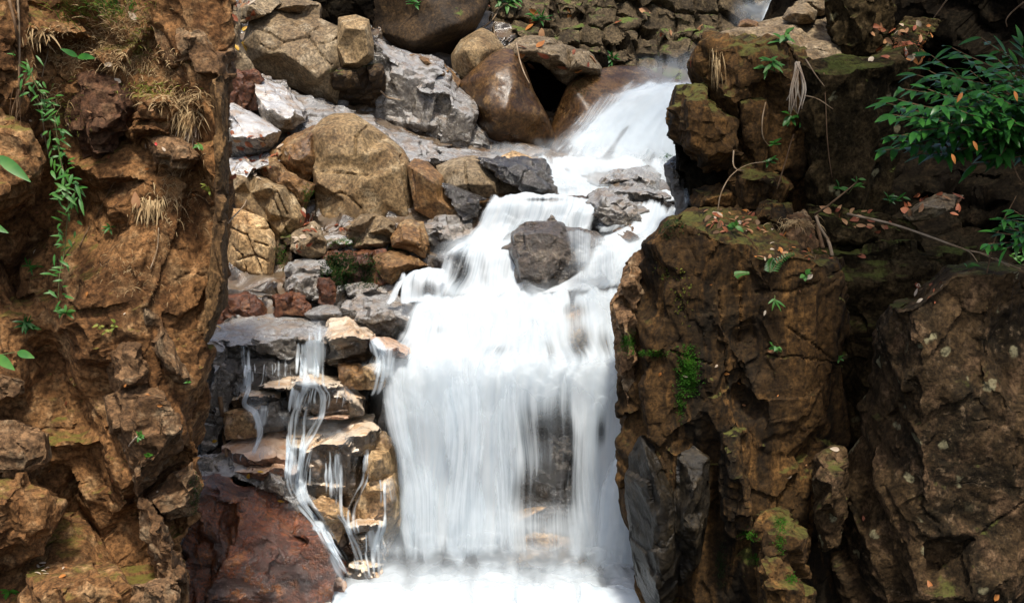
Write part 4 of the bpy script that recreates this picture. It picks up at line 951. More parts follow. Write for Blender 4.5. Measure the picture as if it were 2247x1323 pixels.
TRN = random.Random(5)
def threads(x0, y0, x1, y1, wide, n, wmin=4, wmax=11, dens=.7):
    for k in range(n):
        a = TRN.uniform(-.5, .5) * wide
        t0, t1 = TRN.uniform(-.08, .25), TRN.uniform(.7, 1.12)
        pts = []
        for i in range(5):
            t = t0 + (t1 - t0) * i / 4
            pts.append('%.1f,%.1f,%.1f' % (x0 + (x1 - x0) * t + a + TRN.uniform(-1.5, 1.5), y0 + (y1 - y0) * t, 1.5 * TRN.uniform(wmin, wmax) * (.7 + .5 * t)))
        stream(' '.join(pts), dens * TRN.uniform(.95, 1.3), (.45, .45, .12, .2), gap=.03)
threads(683, 742, 681, 838, 70, 7, 6, 16, .75)
threads(668, 838, 656, 912, 60, 6, 4, 10)
threads(720, 850, 706, 912, 90, 9, 2, 5, .5)
threads(655, 910, 645, 1095, 44, 7, 5, 12)
threads(738, 985, 740, 1120, 50, 7, 4, 9)
threads(698, 1010, 690, 1100, 50, 5, 3, 7, .55)
threads(676, 1110, 770, 1275, 30, 6, 5, 12, .8)
threads(543, 796, 544, 850, 24, 4, 3, 7)
threads(536, 755, 540, 794, 24, 4, 2, 5)
threads(600, 790, 600, 834, 90, 6, 2, 4, .6)
threads(578, 884, 570, 948, 26, 3, 3, 6)
threads(534, 850, 530, 888, 40, 4, 3, 7, .5)
threads(820, 742, 838, 795, 36, 5, 5, 12)
threads(845, 770, 826, 850, 60, 6, 5, 12, .6)
threads(804, 980, 801, 1046, 16, 3, 3, 7)
threads(818, 1160, 822, 1226, 40, 5, 3, 8, .6)
threads(770, 1120, 778, 1190, 40, 4, 3, 7, .5)
threads(800, 1200, 815, 1290, 60, 6, 5, 14, .6)
threads(540, 985, 540, 1018, 90, 7, 2, 5, .45)

LONG = ['683,702 683,742 681,838 668,872 655,912 651,960 648,1010 645,1060 668,1106 700,1148 735,1212 778,1292',
        '700,710 700,744 699,836 712,870 706,912 690,950 672,985 660,1040 660,1080 676,1112 712,1160 748,1225 790,1300',
        '543,752 544,790 545,852 536,886 560,905 572,944 560,985 545,1020', '530,752 534,790 540,850 534,884 528,900',
        '738,975 740,1020 742,1118 756,1150 770,1190 785,1235 812,1300', '812,740 826,760 838,795 830,850 812,880',
        '806,975 801,1046 790,1080 772,1118 775,1165 795,1210 815,1290', '835,1040 838,1080 836,1150 826,1190 822,1230 830,1300',
        '612,786 611,832 608,852', '628,772 625,834 630,850', '586,794 583,836 575,850']
for li, s_ in enumerate(LONG):
    pts_ = [tuple(float(t) for t in w.split(',')) for w in s_.split()]
    for k in range(4 if li < 2 else (2 if li < 8 else 1)):
        a = TRN.uniform(-1, 1) * (16 if li < 2 else 7)
        stream(' '.join('%.1f,%.1f,%.1f' % (x + a + TRN.uniform(-3, 3), y, (TRN.uniform(11, 22) if li < 8 else 7) * (.8 + .5 * i / len(pts_))) for i, (x, y) in enumerate(pts_)), TRN.uniform(.55, .8), (.48, .48, 0, 0), gap=.022)

def puff(path, dens):
    q = stream(path, dens, (.5, .5, .4, .4), gap=.05)
    q.data.materials.clear(); q.data.materials.append(M['mist'])
for p_, d_ in (('740,918,120 735,945,140 728,980,120', .3), ('560,955,120 560,985,130 560,1012,120', .25), ('600,872,90 560,895,100 530,905,80', .25), ('682,826,120 682,842,130 680,858,120', .6), ('655,905,110 652,925,120 650,945,100', .42), ('642,1085,80 655,1105,80 665,1120,70', .4), ('545,845,60 540,855,60 538,866,50', .42), ('800,1280,110 810,1305,130 815,1330,130', .7), ('690,700,90 690,722,110 684,742,100', .3), ('830,780,80 830,800,90 826,822,80', .5)):
    puff(p_, d_)


# head of the falls and chute
sheet('waterfall', ['1400,182,14.55 1470,174,14.6 1570,180,14.5', '1325,214,14.1 1430,208,14.1 1560,228,14.1', '1240,272,13.75 1360,280,13.75 1545,300,13.7', '1150,350,13.1 1330,362,13.2 1530,385,13.3'],
      1.0, [(1265, 225, 40, 36, .45)], (.36, .05, .14, .1), lip=4)
sheet('waterfall', ['1380,175,14.4 1450,170,14.4 1570,178,14.3', '1300,215,13.95 1420,208,13.95 1560,228,13.9', '1225,275,13.6 1350,280,13.6 1545,300,13.5', '1130,352,12.95 1310,362,13.0 1530,385,13.1'], .5, [(1265, 225, 40, 36, .5)], (.5, .08, .2, .2), mat='mist', lip=4)
sheet('waterfall', ['1320,165,14.8 1400,160,14.8 1500,172,14.7', '1265,205,14.25 1350,202,14.15 1450,210,14.1', '1215,275,13.8 1300,272,13.75 1400,280,13.7', '1130,350,13.0 1230,352,13.05 1330,360,13.1'], .46, [], (.45, .2, .3, .15), lip=4)
sheet('waterfall', ['1450,176,14.5 1510,172,14.5 1580,180,14.4', '1390,230,14.0 1470,235,13.95 1570,250,13.95', '1330,300,13.5 1420,310,13.5 1560,330,13.5', '1260,370,12.9 1370,380,13.0 1540,400,13.1'], .55, [], (.4, .1, .2, .2), lip=4)
sheet('stream', ['1150,325,13.2 1330,335,13.4 1540,330,13.4', '1165,362,12.6 1320,370,12.7 1520,390,12.6', '1190,400,12.0 1320,405,12.0 1510,425,11.9', '1190,436,11.1 1310,440,11.1 1500,452,11.2'], 1.0, [(1440, 405, 26, 26, .4), (1360, 400, 40, 14, .35)], (.12, .06, .25, .12))
sheet('stream', ['1058,312,13.4 1130,310,13.6 1230,315,13.5', '1060,352,12.7 1130,352,12.7 1240,358,12.6'], .32, [], (.25, .25, .5, .15), mat='mist')
sheet('stream', ['1150,300,13.0 1300,310,12.9 1500,330,12.9', '1180,360,12.3 1330,368,12.3 1500,380,12.3', '1190,420,11.4 1330,420,11.5 1490,425,11.5'], .55, [(1390, 395, 70, 26, .8)], (.3, .2, .4, .2), mat='mist')
# first curtain
sheet('waterfall', ['1075,426,10.95 1190,422,11.0 1340,434,10.95', '1056,448,10.7 1190,446,10.7 1330,458,10.7', '1032,492,10.62 1170,494,10.62 1322,500,10.6', '992,545,10.45 1140,545,10.45 1325,535,10.45'], .92,
      [(1190, 438, 50, 5, .5), (1130, 490, 26, 40, .26), (1200, 480, 20, 40, .2), (1260, 480, 20, 36, .22)], (.12, .1, .12, .12))
sheet('waterfall', ['1060,440,10.62 1190,440,10.62 1330,452,10.62', '1020,505,10.52 1170,505,10.52 1326,505,10.5', '970,560,10.36 1140,560,10.36 1300,545,10.36'], .42, [], (.3, .2, .3, .3))
sheet('foam', ['985,515,10.42 1080,508,10.4 1300,508,10.4', '950,540,10.25 1080,535,10.22 1280,528,10.25', '930,570,10.15 1080,562,10.12 1200,560,10.15'], .62, [(1190, 555, 70, 40, .6)], (.3, .3, .45, .4), mat='mist')
# second curtain, left of the standing boulder
sheet('waterfall', ['1010,526,10.4 1080,522,10.4 1190,520,10.35', '962,556,10.12 1060,548,10.15 1180,545,10.2', '940,605,10.0 1050,605,10.0 1165,605,10.0', '895,668,9.82 1040,664,9.82 1165,655,9.82'], .9, [(1010, 592, 30, 46, .5), (985, 560, 22, 14, .45), (1062, 590, 14, 44, .3), (1110, 590, 14, 44, .2)], (.14, .1, .16, .12))
sheet('waterfall', ['875,596,9.95 930,582,9.9 1005,592,9.95', '860,624,9.8 915,610,9.76 1000,620,9.85', '832,672,9.66 905,676,9.64 990,672,9.7'], .92, [(940, 642, 30, 26, .62), (905, 610, 10, 30, .2)], (.16, .2, .16, .14))
sheet('waterfall', ['1215,500,9.72 1290,498,9.72 1352,515,9.8', '1225,555,9.7 1290,556,9.68 1358,560,9.72', '1232,634,9.64 1290,634,9.62 1370,636,9.68'], .60, [(1262, 600, 26, 30, .3), (1245, 540, 10, 40, .3), (1300, 560, 8, 40, .25)], (.3, .1, .14, .14))
# stream down the right side
sheet('stream', ['1390,425,11.3 1450,430,11.2 1525,440,11.1', '1370,492,10.55 1430,492,10.5 1495,492,10.5', '1295,532,10.25 1380,530,10.2 1460,540,10.2', '1262,594,9.95 1340,590,9.95 1425,580,9.95', '1130,655,9.78 1270,652,9.78 1400,645,9.78'], 1.0, [(1385, 520, 24, 14, .5), (1345, 600, 30, 20, .2)], (.2, .05, .14, .12))
sheet('stream', ['1300,425,11.0 1350,425,11.0 1400,430,11.1', '1300,470,10.8 1370,468,10.75 1430,470,10.8', '1250,515,10.38 1340,520,10.33 1440,515,10.38'], .62, [(1340, 460, 50, 30, .6)], (.25, .25, .25, .25))
sheet('foam', ['1260,500,10.3 1350,500,10.25 1480,470,10.4', '1250,560,9.9 1340,560,9.86 1450,540,10.0', '1200,630,9.62 1300,630,9.6 1420,610,9.7'], .55, [(1385, 515, 30, 16, .6)], (.4, .2, .4, .35), mat='mist')
# broad white cascade running on into the main curtain
TH = [(960, 725, 34, 16, .34), (1100, 765, 44, 14, .3), (900, 765, 16, 26, .36), (1170, 705, 34, 14, .28), (1020, 690, 40, 10, .25), (1210, 770, 20, 30, .34), (930, 860, 10, 50, .3), (1090, 870, 12, 60, .28), (1275, 745, 34, 40, .62), (1258, 682, 40, 22, .45), (1330, 755, 18, 36, .4), (1190, 940, 60, 80, .55), (1180, 1080, 70, 80, .72), (1245, 1040, 38, 130, .6), (1190, 1190, 66, 26, .5), (1322, 950, 14, 50, .45), (1030, 1000, 14, 110, .14), (960, 1020, 12, 120, .1), (1120, 930, 12, 90, .2)]
sheet('waterfall', ['885,648,9.78 1050,636,9.74 1200,626,9.68 1400,620,9.72', '866,692,9.6 1050,684,9.54 1200,680,9.5 1400,690,9.56', '845,748,9.36 1050,742,9.3 1200,738,9.27 1400,748,9.34', '815,806,9.16 950,792,9.12 1120,806,9.08 1270,790,9.08 1400,808,9.14', '818,866,9.05 960,850,9.02 1120,868,8.99 1250,846,9.0 1400,866,9.04', '842,955,8.99 960,950,8.96 1120,955,8.94 1250,950,8.94 1400,955,8.98', '856,1080,8.95 960,1080,8.93 1120,1080,8.91 1250,1080,8.91 1400,1080,8.94', '846,1262,8.88 960,1262,8.88 1120,1262,8.88 1250,1262,8.88 1400,1262,8.88'],
      .97, TH, (.10, .02, .06, .06), wob=0.035, lip=14)
sheet('foam', ['890,628,9.75 1050,618,9.72 1200,612,9.66 1390,606,9.7', '870,668,9.62 1050,662,9.56 1200,655,9.52 1390,650,9.58', '850,735,9.3 1050,732,9.24 1200,725,9.2 1390,730,9.28', '830,800,9.0 1050,800,8.95 1200,790,8.92 1390,800,8.98'], .42, [(1268, 700, 60, 50, .55)], (.2, .06, .3, .5), mat='mist', wob=.015, lip=16)
sheet('foam', ['850,735,9.22 1000,730,9.16 1240,740,9.14 1390,760,9.2', '812,810,8.96 1000,800,8.9 1200,806,8.88 1390,815,8.96', '806,900,8.9 1000,920,8.86 1200,880,8.86 1390,890,8.9', '830,1010,8.88 1000,1030,8.84 1200,960,8.84 1390,970,8.88'], .5, [(1290, 745, 60, 40, .55), (1185, 930, 70, 60, .6), (1250, 960, 60, 60, .4)], (.25, .06, .4, .6), mat='mist', wob=.015, lip=18)
for (a0, a1, b0, b1, t0, dd) in ((815, 980, 862, 985, 800, .62), (940, 1090, 955, 1090, 790, .6), (1060, 1160, 1068, 1150, 800, .55), (1225, 1330, 1245, 1330, 830, .4), (1130, 1240, 1120, 1250, 800, .26)):
    sheet('waterfall', ['%d,%d,8.92 %d,%d,8.9 %d,%d,8.92' % (a0, t0, (a0 + a1) / 2, t0 - 8, a1, t0), '%d,%d,8.86 %d,%d,8.84 %d,%d,8.86' % (a0 + 6, t0 + 90, (a0 + a1) / 2, t0 + 90, a1 + 4, t0 + 90), '%d,1080,8.82 %d,1080,8.8 %d,1080,8.82' % (b0, (b0 + b1) / 2, b1), '%d,1255,8.8 %d,1255,8.78 %d,1255,8.8' % (b0 - 4, (b0 + b1) / 2, b1 + 4)], dd, [], (.35, .35, .3, .1), lip=10)
sheet('waterfall', ['1350,955,8.9 1375,950,8.9 1400,955,8.9', '1320,1035,8.83 1360,1026,8.81 1402,1032,8.83', '1298,1120,8.8 1350,1110,8.78 1404,1112,8.8', '1284,1262,8.76 1345,1262,8.74 1415,1262,8.76'], .97, [], (.35, .1, .2, .08))
sheet('waterfall', ['1340,840,8.95 1375,836,8.95 1400,842,8.95', '1345,900,8.92 1375,900,8.92 1400,905,8.92', '1340,985,8.9 1375,985,8.9 1400,990,8.9'], .75, [], (.4, .1, .25, .25))
# ragged left margin over the tan column
sheet('waterfall', ['796,866,8.98 850,856,8.95 905,850,8.92', '832,918,8.9 870,905,8.9 915,905,8.9', '856,985,8.84 885,978,8.86 925,980,8.86', '866,1120,8.82 895,1120,8.82 930,1120,8.84', '862,1255,8.78 900,1255,8.78 935,1255,8.78'], .62, [], (.5, .4, .2, .1))
sheet('waterfall', ['800,745,9.0 850,752,9.0 900,745,9.05', '805,790,8.94 845,792,8.93 890,795,8.95', '815,850,8.9 840,855,8.9 885,850,8.9'], .6, [(815, 820, 20, 20, .4)], (.4, .3, .25, .3))
sheet('waterfall', ['810,1040,8.76 850,1046,8.74 890,1044,8.74', '812,1090,8.72 850,1094,8.7 890,1094,8.7', '815,1150,8.7 850,1150,8.68 890,1150,8.68'], .36, [], (.4, .4, .12, .4))
sheet('waterfall', ['790,1155,8.64 830,1160,8.62 880,1164,8.62', '795,1210,8.6 836,1214,8.58 880,1214,8.58', '790,1275,8.5 836,1275,8.48 880,1275,8.48'], .5, [], (.4, .4, .15, .3))
# pool and spray
sheet('foam', ['740,1222,8.86 1000,1212,8.84 1240,1212,8.82 1420,1222,8.84', '730,1256,8.66 1000,1250,8.6 1240,1250,8.6 1440,1260,8.66', '680,1302,8.36 1000,1298,8.3 1240,1298,8.3 1510,1310,8.3', '540,1390,7.95 1000,1390,7.9 1240,1390,7.9 1620,1390,7.9'], 1.0, [], (.12, .08, .6, .0), wob=0.012, lip=8, mat='mist')
sheet('foam', ['700,1270,8.5 1000,1266,8.45 1240,1266,8.45 1450,1276,8.5', '660,1310,8.25 1000,1305,8.2 1240,1305,8.2 1520,1318,8.2', '540,1400,7.85 1000,1400,7.8 1240,1400,7.8 1620,1400,7.8'], 1.0, [], (.12, .10, .4, .0), wob=0.02, lip=8)
for k_, (y_, Y_, d_) in enumerate(((1090, 8.78, .22), (1130, 8.76, .32), (1165, 8.72, .42), (1215, 8.62, .5), (1245, 8.5, .5))):
    sheet('foam', ['%d,%d,%.2f 1000,%d,%.2f 1240,%d,%.2f 1415,%d,%.2f' % (800 - 6 * k_, y_, Y_, y_ + 6, Y_ - .04, y_ + 8, Y_ - .04, y_ + 4, Y_), '%d,%d,%.2f 1000,%d,%.2f 1240,%d,%.2f 1425,%d,%.2f' % (790 - 10 * k_, y_ + 50, Y_ - .06, y_ + 50, Y_ - .1, y_ + 50, Y_ - .1, y_ + 50, Y_ - .06), '%d,%d,%.2f 1000,%d,%.2f 1240,%d,%.2f 1430,%d,%.2f' % (780 - 14 * k_, y_ + 105, Y_ - .12, y_ + 100, Y_ - .18, y_ + 100, Y_ - .18, y_ + 105, Y_ - .12)], d_, [(1180, 1180, 90, 30, .3)], (.25, .12, .55, .45), mat='mist', wob=.01, lip=10)
# far fall at the top
sheet('waterfall', ['1700,-60,17.0 1740,-60,17.0 1800,-60,17.0', '1672,0,16.9 1715,0,16.9 1765,0,16.9', '1630,70,16.7 1695,70,16.7 1750,70,16.7'], .95, [], (.4, .3, .0, .3))
sheet('foam', ['1600,-10,16.5 1680,-10,16.5 1770,-10,16.5', '1590,70,16.4 1680,70,16.4 1770,70,16.4'], .4, [], (.4, .3, .3, .4), mat='mist')
sheet('foam', ['1380,110,15.2 1470,100,15.2 1580,100,15.0', '1360,170,14.6 1470,160,14.6 1580,170,14.5', '1340,220,14.0 1450,215,14.0 1570,230,14.0'], .35, [], (.4, .2, .5, .4), mat='mist')
# ------------------------------------------------------------------ plants, leaves, twigs
begin_cast()
VR = random.Random(11)

def leafmat(name, c, c2, rough=0.45, spec=0.4, trans=0.25):
    m, N, L, out = newmat(name)
    bs = N('ShaderNodeBsdfPrincipled')
    geo = N('ShaderNodeNewGeometry')
    n = N('ShaderNodeTexNoise'); n.inputs['Scale'].default_value = 11; n.inputs['Detail'].default_value = 3
    L(geo.outputs['Position'], n.inputs['Vector'])
    r = N('ShaderNodeMapRange'); r.inputs[1].default_value = .35; r.inputs[2].default_value = .65
    L(n.outputs[0], r.inputs[0])
    mx = N('ShaderNodeMix', data_type='RGBA'); L(r.outputs[0], mx.inputs[0])
    mx.inputs[6].default_value = (*c, 1); mx.inputs[7].default_value = (*c2, 1)
    L(mx.outputs[2], bs.inputs['Base Color'])
    bs.inputs['Roughness'].default_value = rough
    bs.inputs['Specular IOR Level'].default_value = spec
    tl = N('ShaderNodeBsdfTranslucent'); L(mx.outputs[2], tl.inputs[0])
    ms = N('ShaderNodeMixShader'); ms.inputs[0].default_value = trans
    L(bs.outputs[0], ms.inputs[1]); L(tl.outputs[0], ms.inputs[2]); L(ms.outputs[0], out.inputs[0])
    return m

M['leaf'] = leafmat('glossy_dark_green_leaf', (0.013, 0.070, 0.012), (0.034, 0.135, 0.018), 0.36, 0.3, 0.25)
M['fresh'] = leafmat('fresh_green_leaf', (0.035, 0.15, 0.025), (0.075, 0.21, 0.03), 0.45, 0.4, 0.35)
M['lime'] = leafmat('yellow_green_grass', (0.16, 0.21, 0.025), (0.25, 0.25, 0.05), 0.6, 0.3, 0.35)
M['straw'] = leafmat('dry_straw', (0.50, 0.37, 0.20), (0.30, 0.19, 0.09), 0.8, 0.2, 0.2)
M['moss'] = leafmat('bright_moss', (0.022, 0.085, 0.006), (0.05, 0.16, 0.010), 0.8, 0.2, 0.2)
M['darkmoss'] = leafmat('dark_moss', (0.010, 0.032, 0.006), (0.022, 0.062, 0.010), 0.8, 0.2, 0.15)
M['deadred'] = leafmat('red_brown_dead_leaf', (0.19, 0.045, 0.02), (0.28, 0.10, 0.045), 0.6, 0.3, 0.2)
M['deadtan'] = leafmat('tan_dead_leaf', (0.38, 0.21, 0.10), (0.26, 0.12, 0.055), 0.65, 0.3, 0.2)
M['deadorange'] = leafmat('orange_dead_leaf', (0.48, 0.19, 0.045), (0.34, 0.12, 0.03), 0.55, 0.35, 0.25)
M['deadyellow'] = leafmat('yellow_fallen_leaf', (0.58, 0.38, 0.05), (0.48, 0.26, 0.03), 0.5, 0.35, 0.25)
M['deadpale'] = leafmat('bleached_dead_leaf', (0.52, 0.44, 0.34), (0.38, 0.28, 0.19), 0.7, 0.3, 0.2)
M['twig'] = leafmat('brown_twig', (0.16, 0.10, 0.055), (0.09, 0.052, 0.028), 0.85, 0.2, 0.0)
M['paletwig'] = leafmat('pale_dry_twig', (0.33, 0.25, 0.17), (0.21, 0.14, 0.08), 0.85, 0.2, 0.0)
M['stem'] = leafmat('green_stem', (0.10, 0.13, 0.04), (0.14, 0.11, 0.05), 0.7, 0.2, 0.0)
M['redfruit'] = leafmat('red_leaf', (0.45, 0.02, 0.02), (0.35, 0.02, 0.01), 0.5, 0.4, 0.2)

class MB:
    def __init__(self):
        self.v, self.f = [], []
    def leaf(self, base, d, up, ln, w, bend=0.25, n=5, fold=0.18):
        d = d.normalized()
        side = d.cross(up)
        if side.length < 1e-4: side = d.cross(Vector((0.3, 1, 0.2)))
        side.normalize()
        nm = side.cross(d).normalized()
        i0 = len(self.v)
        for k in range(n + 1):
            t = k / n
            c = base + d * (ln * t) - nm * (bend * ln * t * t)
            ww = w * 0.5 * math.sin(math.pi * min(1, (t * 0.93 + 0.03)) ** 0.8) if 0 < k < n else w * 0.03
            self.v += [c - side * ww + nm * (fold * ww), c.copy(), c + side * ww + nm * (fold * ww)]
        for k in range(n):
            a = i0 + 3 * k
            self.f += [(a, a + 1, a + 4, a + 3), (a + 1, a + 2, a + 5, a + 4)]
    def blade(self, base, d, ln, w, droop=0.5, n=4, g=Vector((0, 0, -1))):
        d = d.normalized()
        droop *= VR.uniform(.35, 1.4); ln *= VR.uniform(.55, 1.25)
        s = d.cross(Vector((VR.uniform(-1, 1), VR.uniform(-1, 1), VR.uniform(-.3, 1)))).normalized()
        i0 = len(self.v)
        p = base.copy()
        for k in range(n + 1):
            t = k / n
            ww = w * (1 - t) ** 0.7 * 0.5 + w * 0.04
            self.v += [p - s * ww, p + s * ww]
            p = p + (d + g * droop * t * 1.6).normalized() * (ln / n)
        for k in range(n):
            a = i0 + 2 * k
            self.f.append((a, a + 1, a + 3, a + 2))
    def tube(self, pts, r0, r1, sides=5):
        n = len(pts)
        i0 = len(self.v)
        for k, p in enumerate(pts):
            t = (pts[min(n - 1, k + 1)] - pts[max(0, k - 1)])
            t = t.normalized() if t.length > 1e-6 else Vector((0, 0, 1))
            a = t.orthogonal().normalized(); b = t.cross(a)
            r = r0 + (r1 - r0) * k / (n - 1)
            for s in range(sides):
                q = 6.2832 * s / sides
                self.v.append(p + a * (r * math.cos(q)) + b * (r * math.sin(q)))
        for k in range(n - 1):
            for s in range(sides):
                a = i0 + k * sides + s; b = i0 + k * sides + (s + 1) % sides
                self.f.append((a, b, b + sides, a + sides))
        self.f.append(tuple(i0 + s for s in range(sides))[::-1])
        self.f.append(tuple(i0 + (n - 1) * sides + s for s in range(sides)))
    def build(self, name, mat, parent=None, origin=None):
        o0 = origin if origin is not None else (Vector((0, 0, 0)) if parent is None else parent.matrix_world.translation)
        me = bpy.data.meshes.new(name)
        me.from_pydata([tuple(v - o0) for v in self.v], [], self.f)
        me.polygons.foreach_set('use_smooth', np.ones(len(me.polygons), dtype=bool))
        me.materials.append(M[mat])
        o = bpy.data.objects.new(name, me)
        COL.objects.link(o)
        if parent is not None:
            o.parent = parent
        else:
            o.location = o0
        return o

def empty(name, loc, label, cat, group=None):
    e = bpy.data.objects.new(name, None)
    COL.objects.link(e)
    e.location = loc
    e.matrix_world = Matrix.Translation(loc)
    e.empty_display_size = 0.1
    return tag(e, label, cat, group)

def spot(px, py, Yd=8.0, lift=0.0):
    loc, nr, ob = cast(px, py)
    if loc is None:
        return P(px, py, Yd), Vector((0, -1, 0.3))
    u, y, z = ray(px, py)
    return loc - Vector((u, y, z)).normalized() * lift, nr

def rv(s=1.0):
    return Vector((VR.uniform(-1, 1), VR.uniform(-1, 1), VR.uniform(-1, 1))) * s

def lerp(a, b, t):
    return a + (b - a) * t

def path3(s, Yd=8.0, lift=0.02, n=14, mode='cast'):
    """pixel path 'px,py[,Y]' to a smooth 3D line, resting on the rock unless Y is given"""
    pp = parse(s)
    pts = []
    for q in pp:
        if q[2] is not None:
            p = P(q[0], q[1], q[2])
        else:
            p = spot(q[0], q[1], Yd, lift)[0]
        pts.append(tuple(p))
    return [Vector(tuple(v)) for v in catmull(pts, n)]

# --- the big shrub and its little neighbours in the dark recess
def leafy(name, label, cat, root, tips, every, ln, w, mat, stem_r=0.008, group=None, sag=0.12, jit=0.05, nl=1, leafdir=None):
    e = empty(name, root, label, cat, group)
    st, lf = MB(), MB()
    for tip in tips:
        mid = lerp(root, tip, 0.5) + Vector((0, 0, sag * (tip - root).length)) + rv(jit)
        pts = [Vector(tuple(v)) for v in catmull([tuple(root), tuple(mid), tuple(tip)], 12)]
        st.tube(pts, stem_r, stem_r * 0.35, 4)
        L_ = sum((pts[i + 1] - pts[i]).length for i in range(11))
        k = max(3, int(L_ / every))
        for i in range(k + 1):
            t = 0.18 + 0.82 * i / k
            x = t * 11
            j = min(10, int(x))
            b = lerp(pts[j], pts[j + 1], x - j)
            d = (pts[min(11, j + 1)] - pts[max(0, j - 1)]).normalized()
            for r_ in range(nl):
                sd = d.cross(Vector((0, 0, 1))).normalized() * (1 if (i + r_) % 2 else -1)
                if i == k and r_ == 0: sd = Vector((0, 0, 0))
                q = (d * 0.7 + sd * VR.uniform(.5, 1.0) + Vector((0, -0.25, VR.uniform(-.45, .15))) + rv(.25))
                up = Vector((VR.uniform(-.35, .35), VR.uniform(-.75, .1), 1))
                lf.leaf(b, q, up, ln * VR.uniform(.65, 1.15), w * VR.uniform(.8, 1.15), VR.uniform(.1, .4))
    st.build('stem', 'twig' if mat == 'leaf' else 'stem', e)
    lf.build('foliage', mat, e)
    return e, lf

root = P(2330, 330, 7.3)
tips = []
for (px, py, Y) in [(1945, 225, 7.0), (1935, 330, 6.9), (1958, 300, 6.8), (1985, 195, 7.1), (2010, 160, 7.2), (2050, 125, 7.3), (2095, 100, 7.4), (2150, 90, 7.5), (2200, 110, 7.4), (2240, 100, 7.3),
                     (1965, 260, 6.8), (2000, 235, 6.7), (2040, 200, 6.8), (2080, 165, 6.9), (2130, 150, 7.0), (2010, 285, 6.7), (2050, 260, 6.6), (2095, 220, 6.7), (2140, 195, 6.8), (2180, 160, 6.9),
                     (2055, 310, 6.8), (2110, 280, 6.7), (2160, 240, 6.7), (2210, 190, 6.8), (2245, 160, 6.9), (2085, 345, 6.9), (2150, 320, 6.8), (2200, 280, 6.8), (2240, 235, 6.8), (2140, 365, 7.0), (2200, 345, 6.9), (2247, 300, 6.8), (2250, 210, 6.7), (2120, 130, 7.2),
                     (1990, 320, 6.8), (2030, 340, 6.9), (1975, 215, 6.9), (2070, 230, 6.6), (2115, 245, 6.6), (2170, 205, 6.7), (2030, 150, 7.1), (2075, 285, 6.7), (2130, 215, 6.7), (2185, 130, 7.0), (2215, 140, 6.9), (2225, 265, 6.7), (2175, 285, 6.7), (2020, 265, 6.7)]:
    tips.append(P(px + VR.uniform(-8, 8), py + VR.uniform(-8, 8), Y))
shrub, lf = leafy('leafy_shrub', 'glossy dark green leafy shrub leaning in from the right edge before a dark recess', 'shrub', root, tips, 0.085, 0.13, 0.040, 'leaf', 0.008, sag=0.04, jit=.07, nl=2)
yl = MB()
for (px, py) in [(2112, 203), (2225, 200), (2088, 338), (2135, 310)]:
    yl.leaf(P(px, py, 6.55), Vector((VR.uniform(-.6, .6), -.2, -.7)), Vector((0, -1, .6)), .06, .022)
yl.build('yellowed_leaves', 'deadorange', shrub)
root = P(2320, 560, 7.1)
tips = [P(x, y, 6.9) for x, y in ((2168, 535), (2185, 510), (2200, 480), (2225, 462), (2210, 545), (2240, 520), (2250, 490), (2215, 500))]
leafy('leafy_shrub', 'small dim leafy spray at the right edge above the lichen-spotted slab', 'shrub', root, tips, 0.08, 0.11, 0.028, 'leaf', 0.006, sag=.08, nl=2)

def small_plant(px, py, label, n, ln, w, mat, spread=(1, 1), name='small_plant', cat='plant', lift=0.01, stemh=0.05, down=False):
    b, nr = spot(px, py, 8, lift)
    e = empty(name, b, label, cat)
    st, lf = MB(), MB()
    k = max(1, n // 6)
    for s in range(k):
        tip = b + Vector((VR.uniform(-1, 1) * spread[0] * stemh, -VR.uniform(.02, .06), (-1 if down else 1) * VR.uniform(.5, 1.1) * stemh * spread[1]))
        pts = [lerp(b, tip, t / 5) + rv(.003) for t in range(6)]
        st.tube(pts, .0035, .0015, 4)
        for i in range(n // k):
            q = lerp(b, tip, VR.uniform(.25, 1))
            a = VR.uniform(0, 6.28)
            lf.leaf(q, Vector((math.cos(a), -.5, math.sin(a) * .6 + (-.2 if down else .25))), Vector((VR.uniform(-.3, .3), -.7, .8)), ln * VR.uniform(.7, 1.2), w * VR.uniform(.8, 1.2), VR.uniform(.1, .4))
    st.build('stem', 'stem', e)
    lf.build('foliage', mat, e)
    return e

small_plant(1712, 100, 'broad-leaved green plant growing at the top of the tall mossy upper cliff', 10, .10, .034, 'fresh', stemh=.12)
small_plant(1700, 155, 'green plant with drooping stems just above the bundle of dry roots', 20, .09, .03, 'fresh', stemh=.14, spread=(1.3, .6))
small_plant(1735, 235, 'dark glossy plant hanging beneath the bundle of dry roots', 12, .08, .034, 'leaf', stemh=.2, down=True)
small_plant(1678, 362, 'small green plant in the cleft below the mossy upper cliff', 10, .06, .02, 'leaf', stemh=.08)
small_plant(1690, 325, 'tiny light-leaved sprig above the cleft on the right bank', 6, .06, .02, 'leaf', stemh=.06)
small_plant(1606, 505, 'little green plant among dead leaves on the edge of the leafy ledge', 8, .055, .03, 'fresh', stemh=.04)
small_plant(1862, 425, 'young light green plant beside a dead stem in the dark recess', 12, .07, .022, 'fresh', stemh=.12)
small_plant(1950, 445, 'dim low plant left of the leaf-strewn grey stone in the recess', 14, .07, .02, 'leaf', stemh=.1)
small_plant(2120, 590, 'pair of small leaves dangling below the fallen branch', 4, .05, .025, 'fresh', stemh=.05)
small_plant(2235, 575, 'bright little plant on top of the lichen-spotted slab at the right edge', 14, .07, .022, 'fresh', stemh=.1)
small_plant(1700, 648, 'small green tuft on the face of the lower right cliff', 6, .07, .016, 'fresh', stemh=.04, down=True)
small_plant(1765, 605, 'lone green leaf pair beside a pale dead leaf below the leafy ledge', 4, .05, .03, 'fresh', stemh=.03)
small_plant(1700, 770, 'cluster of small round green leaves in a crack of the lower right cliff', 14, .035, .022, 'fresh', stemh=.05)
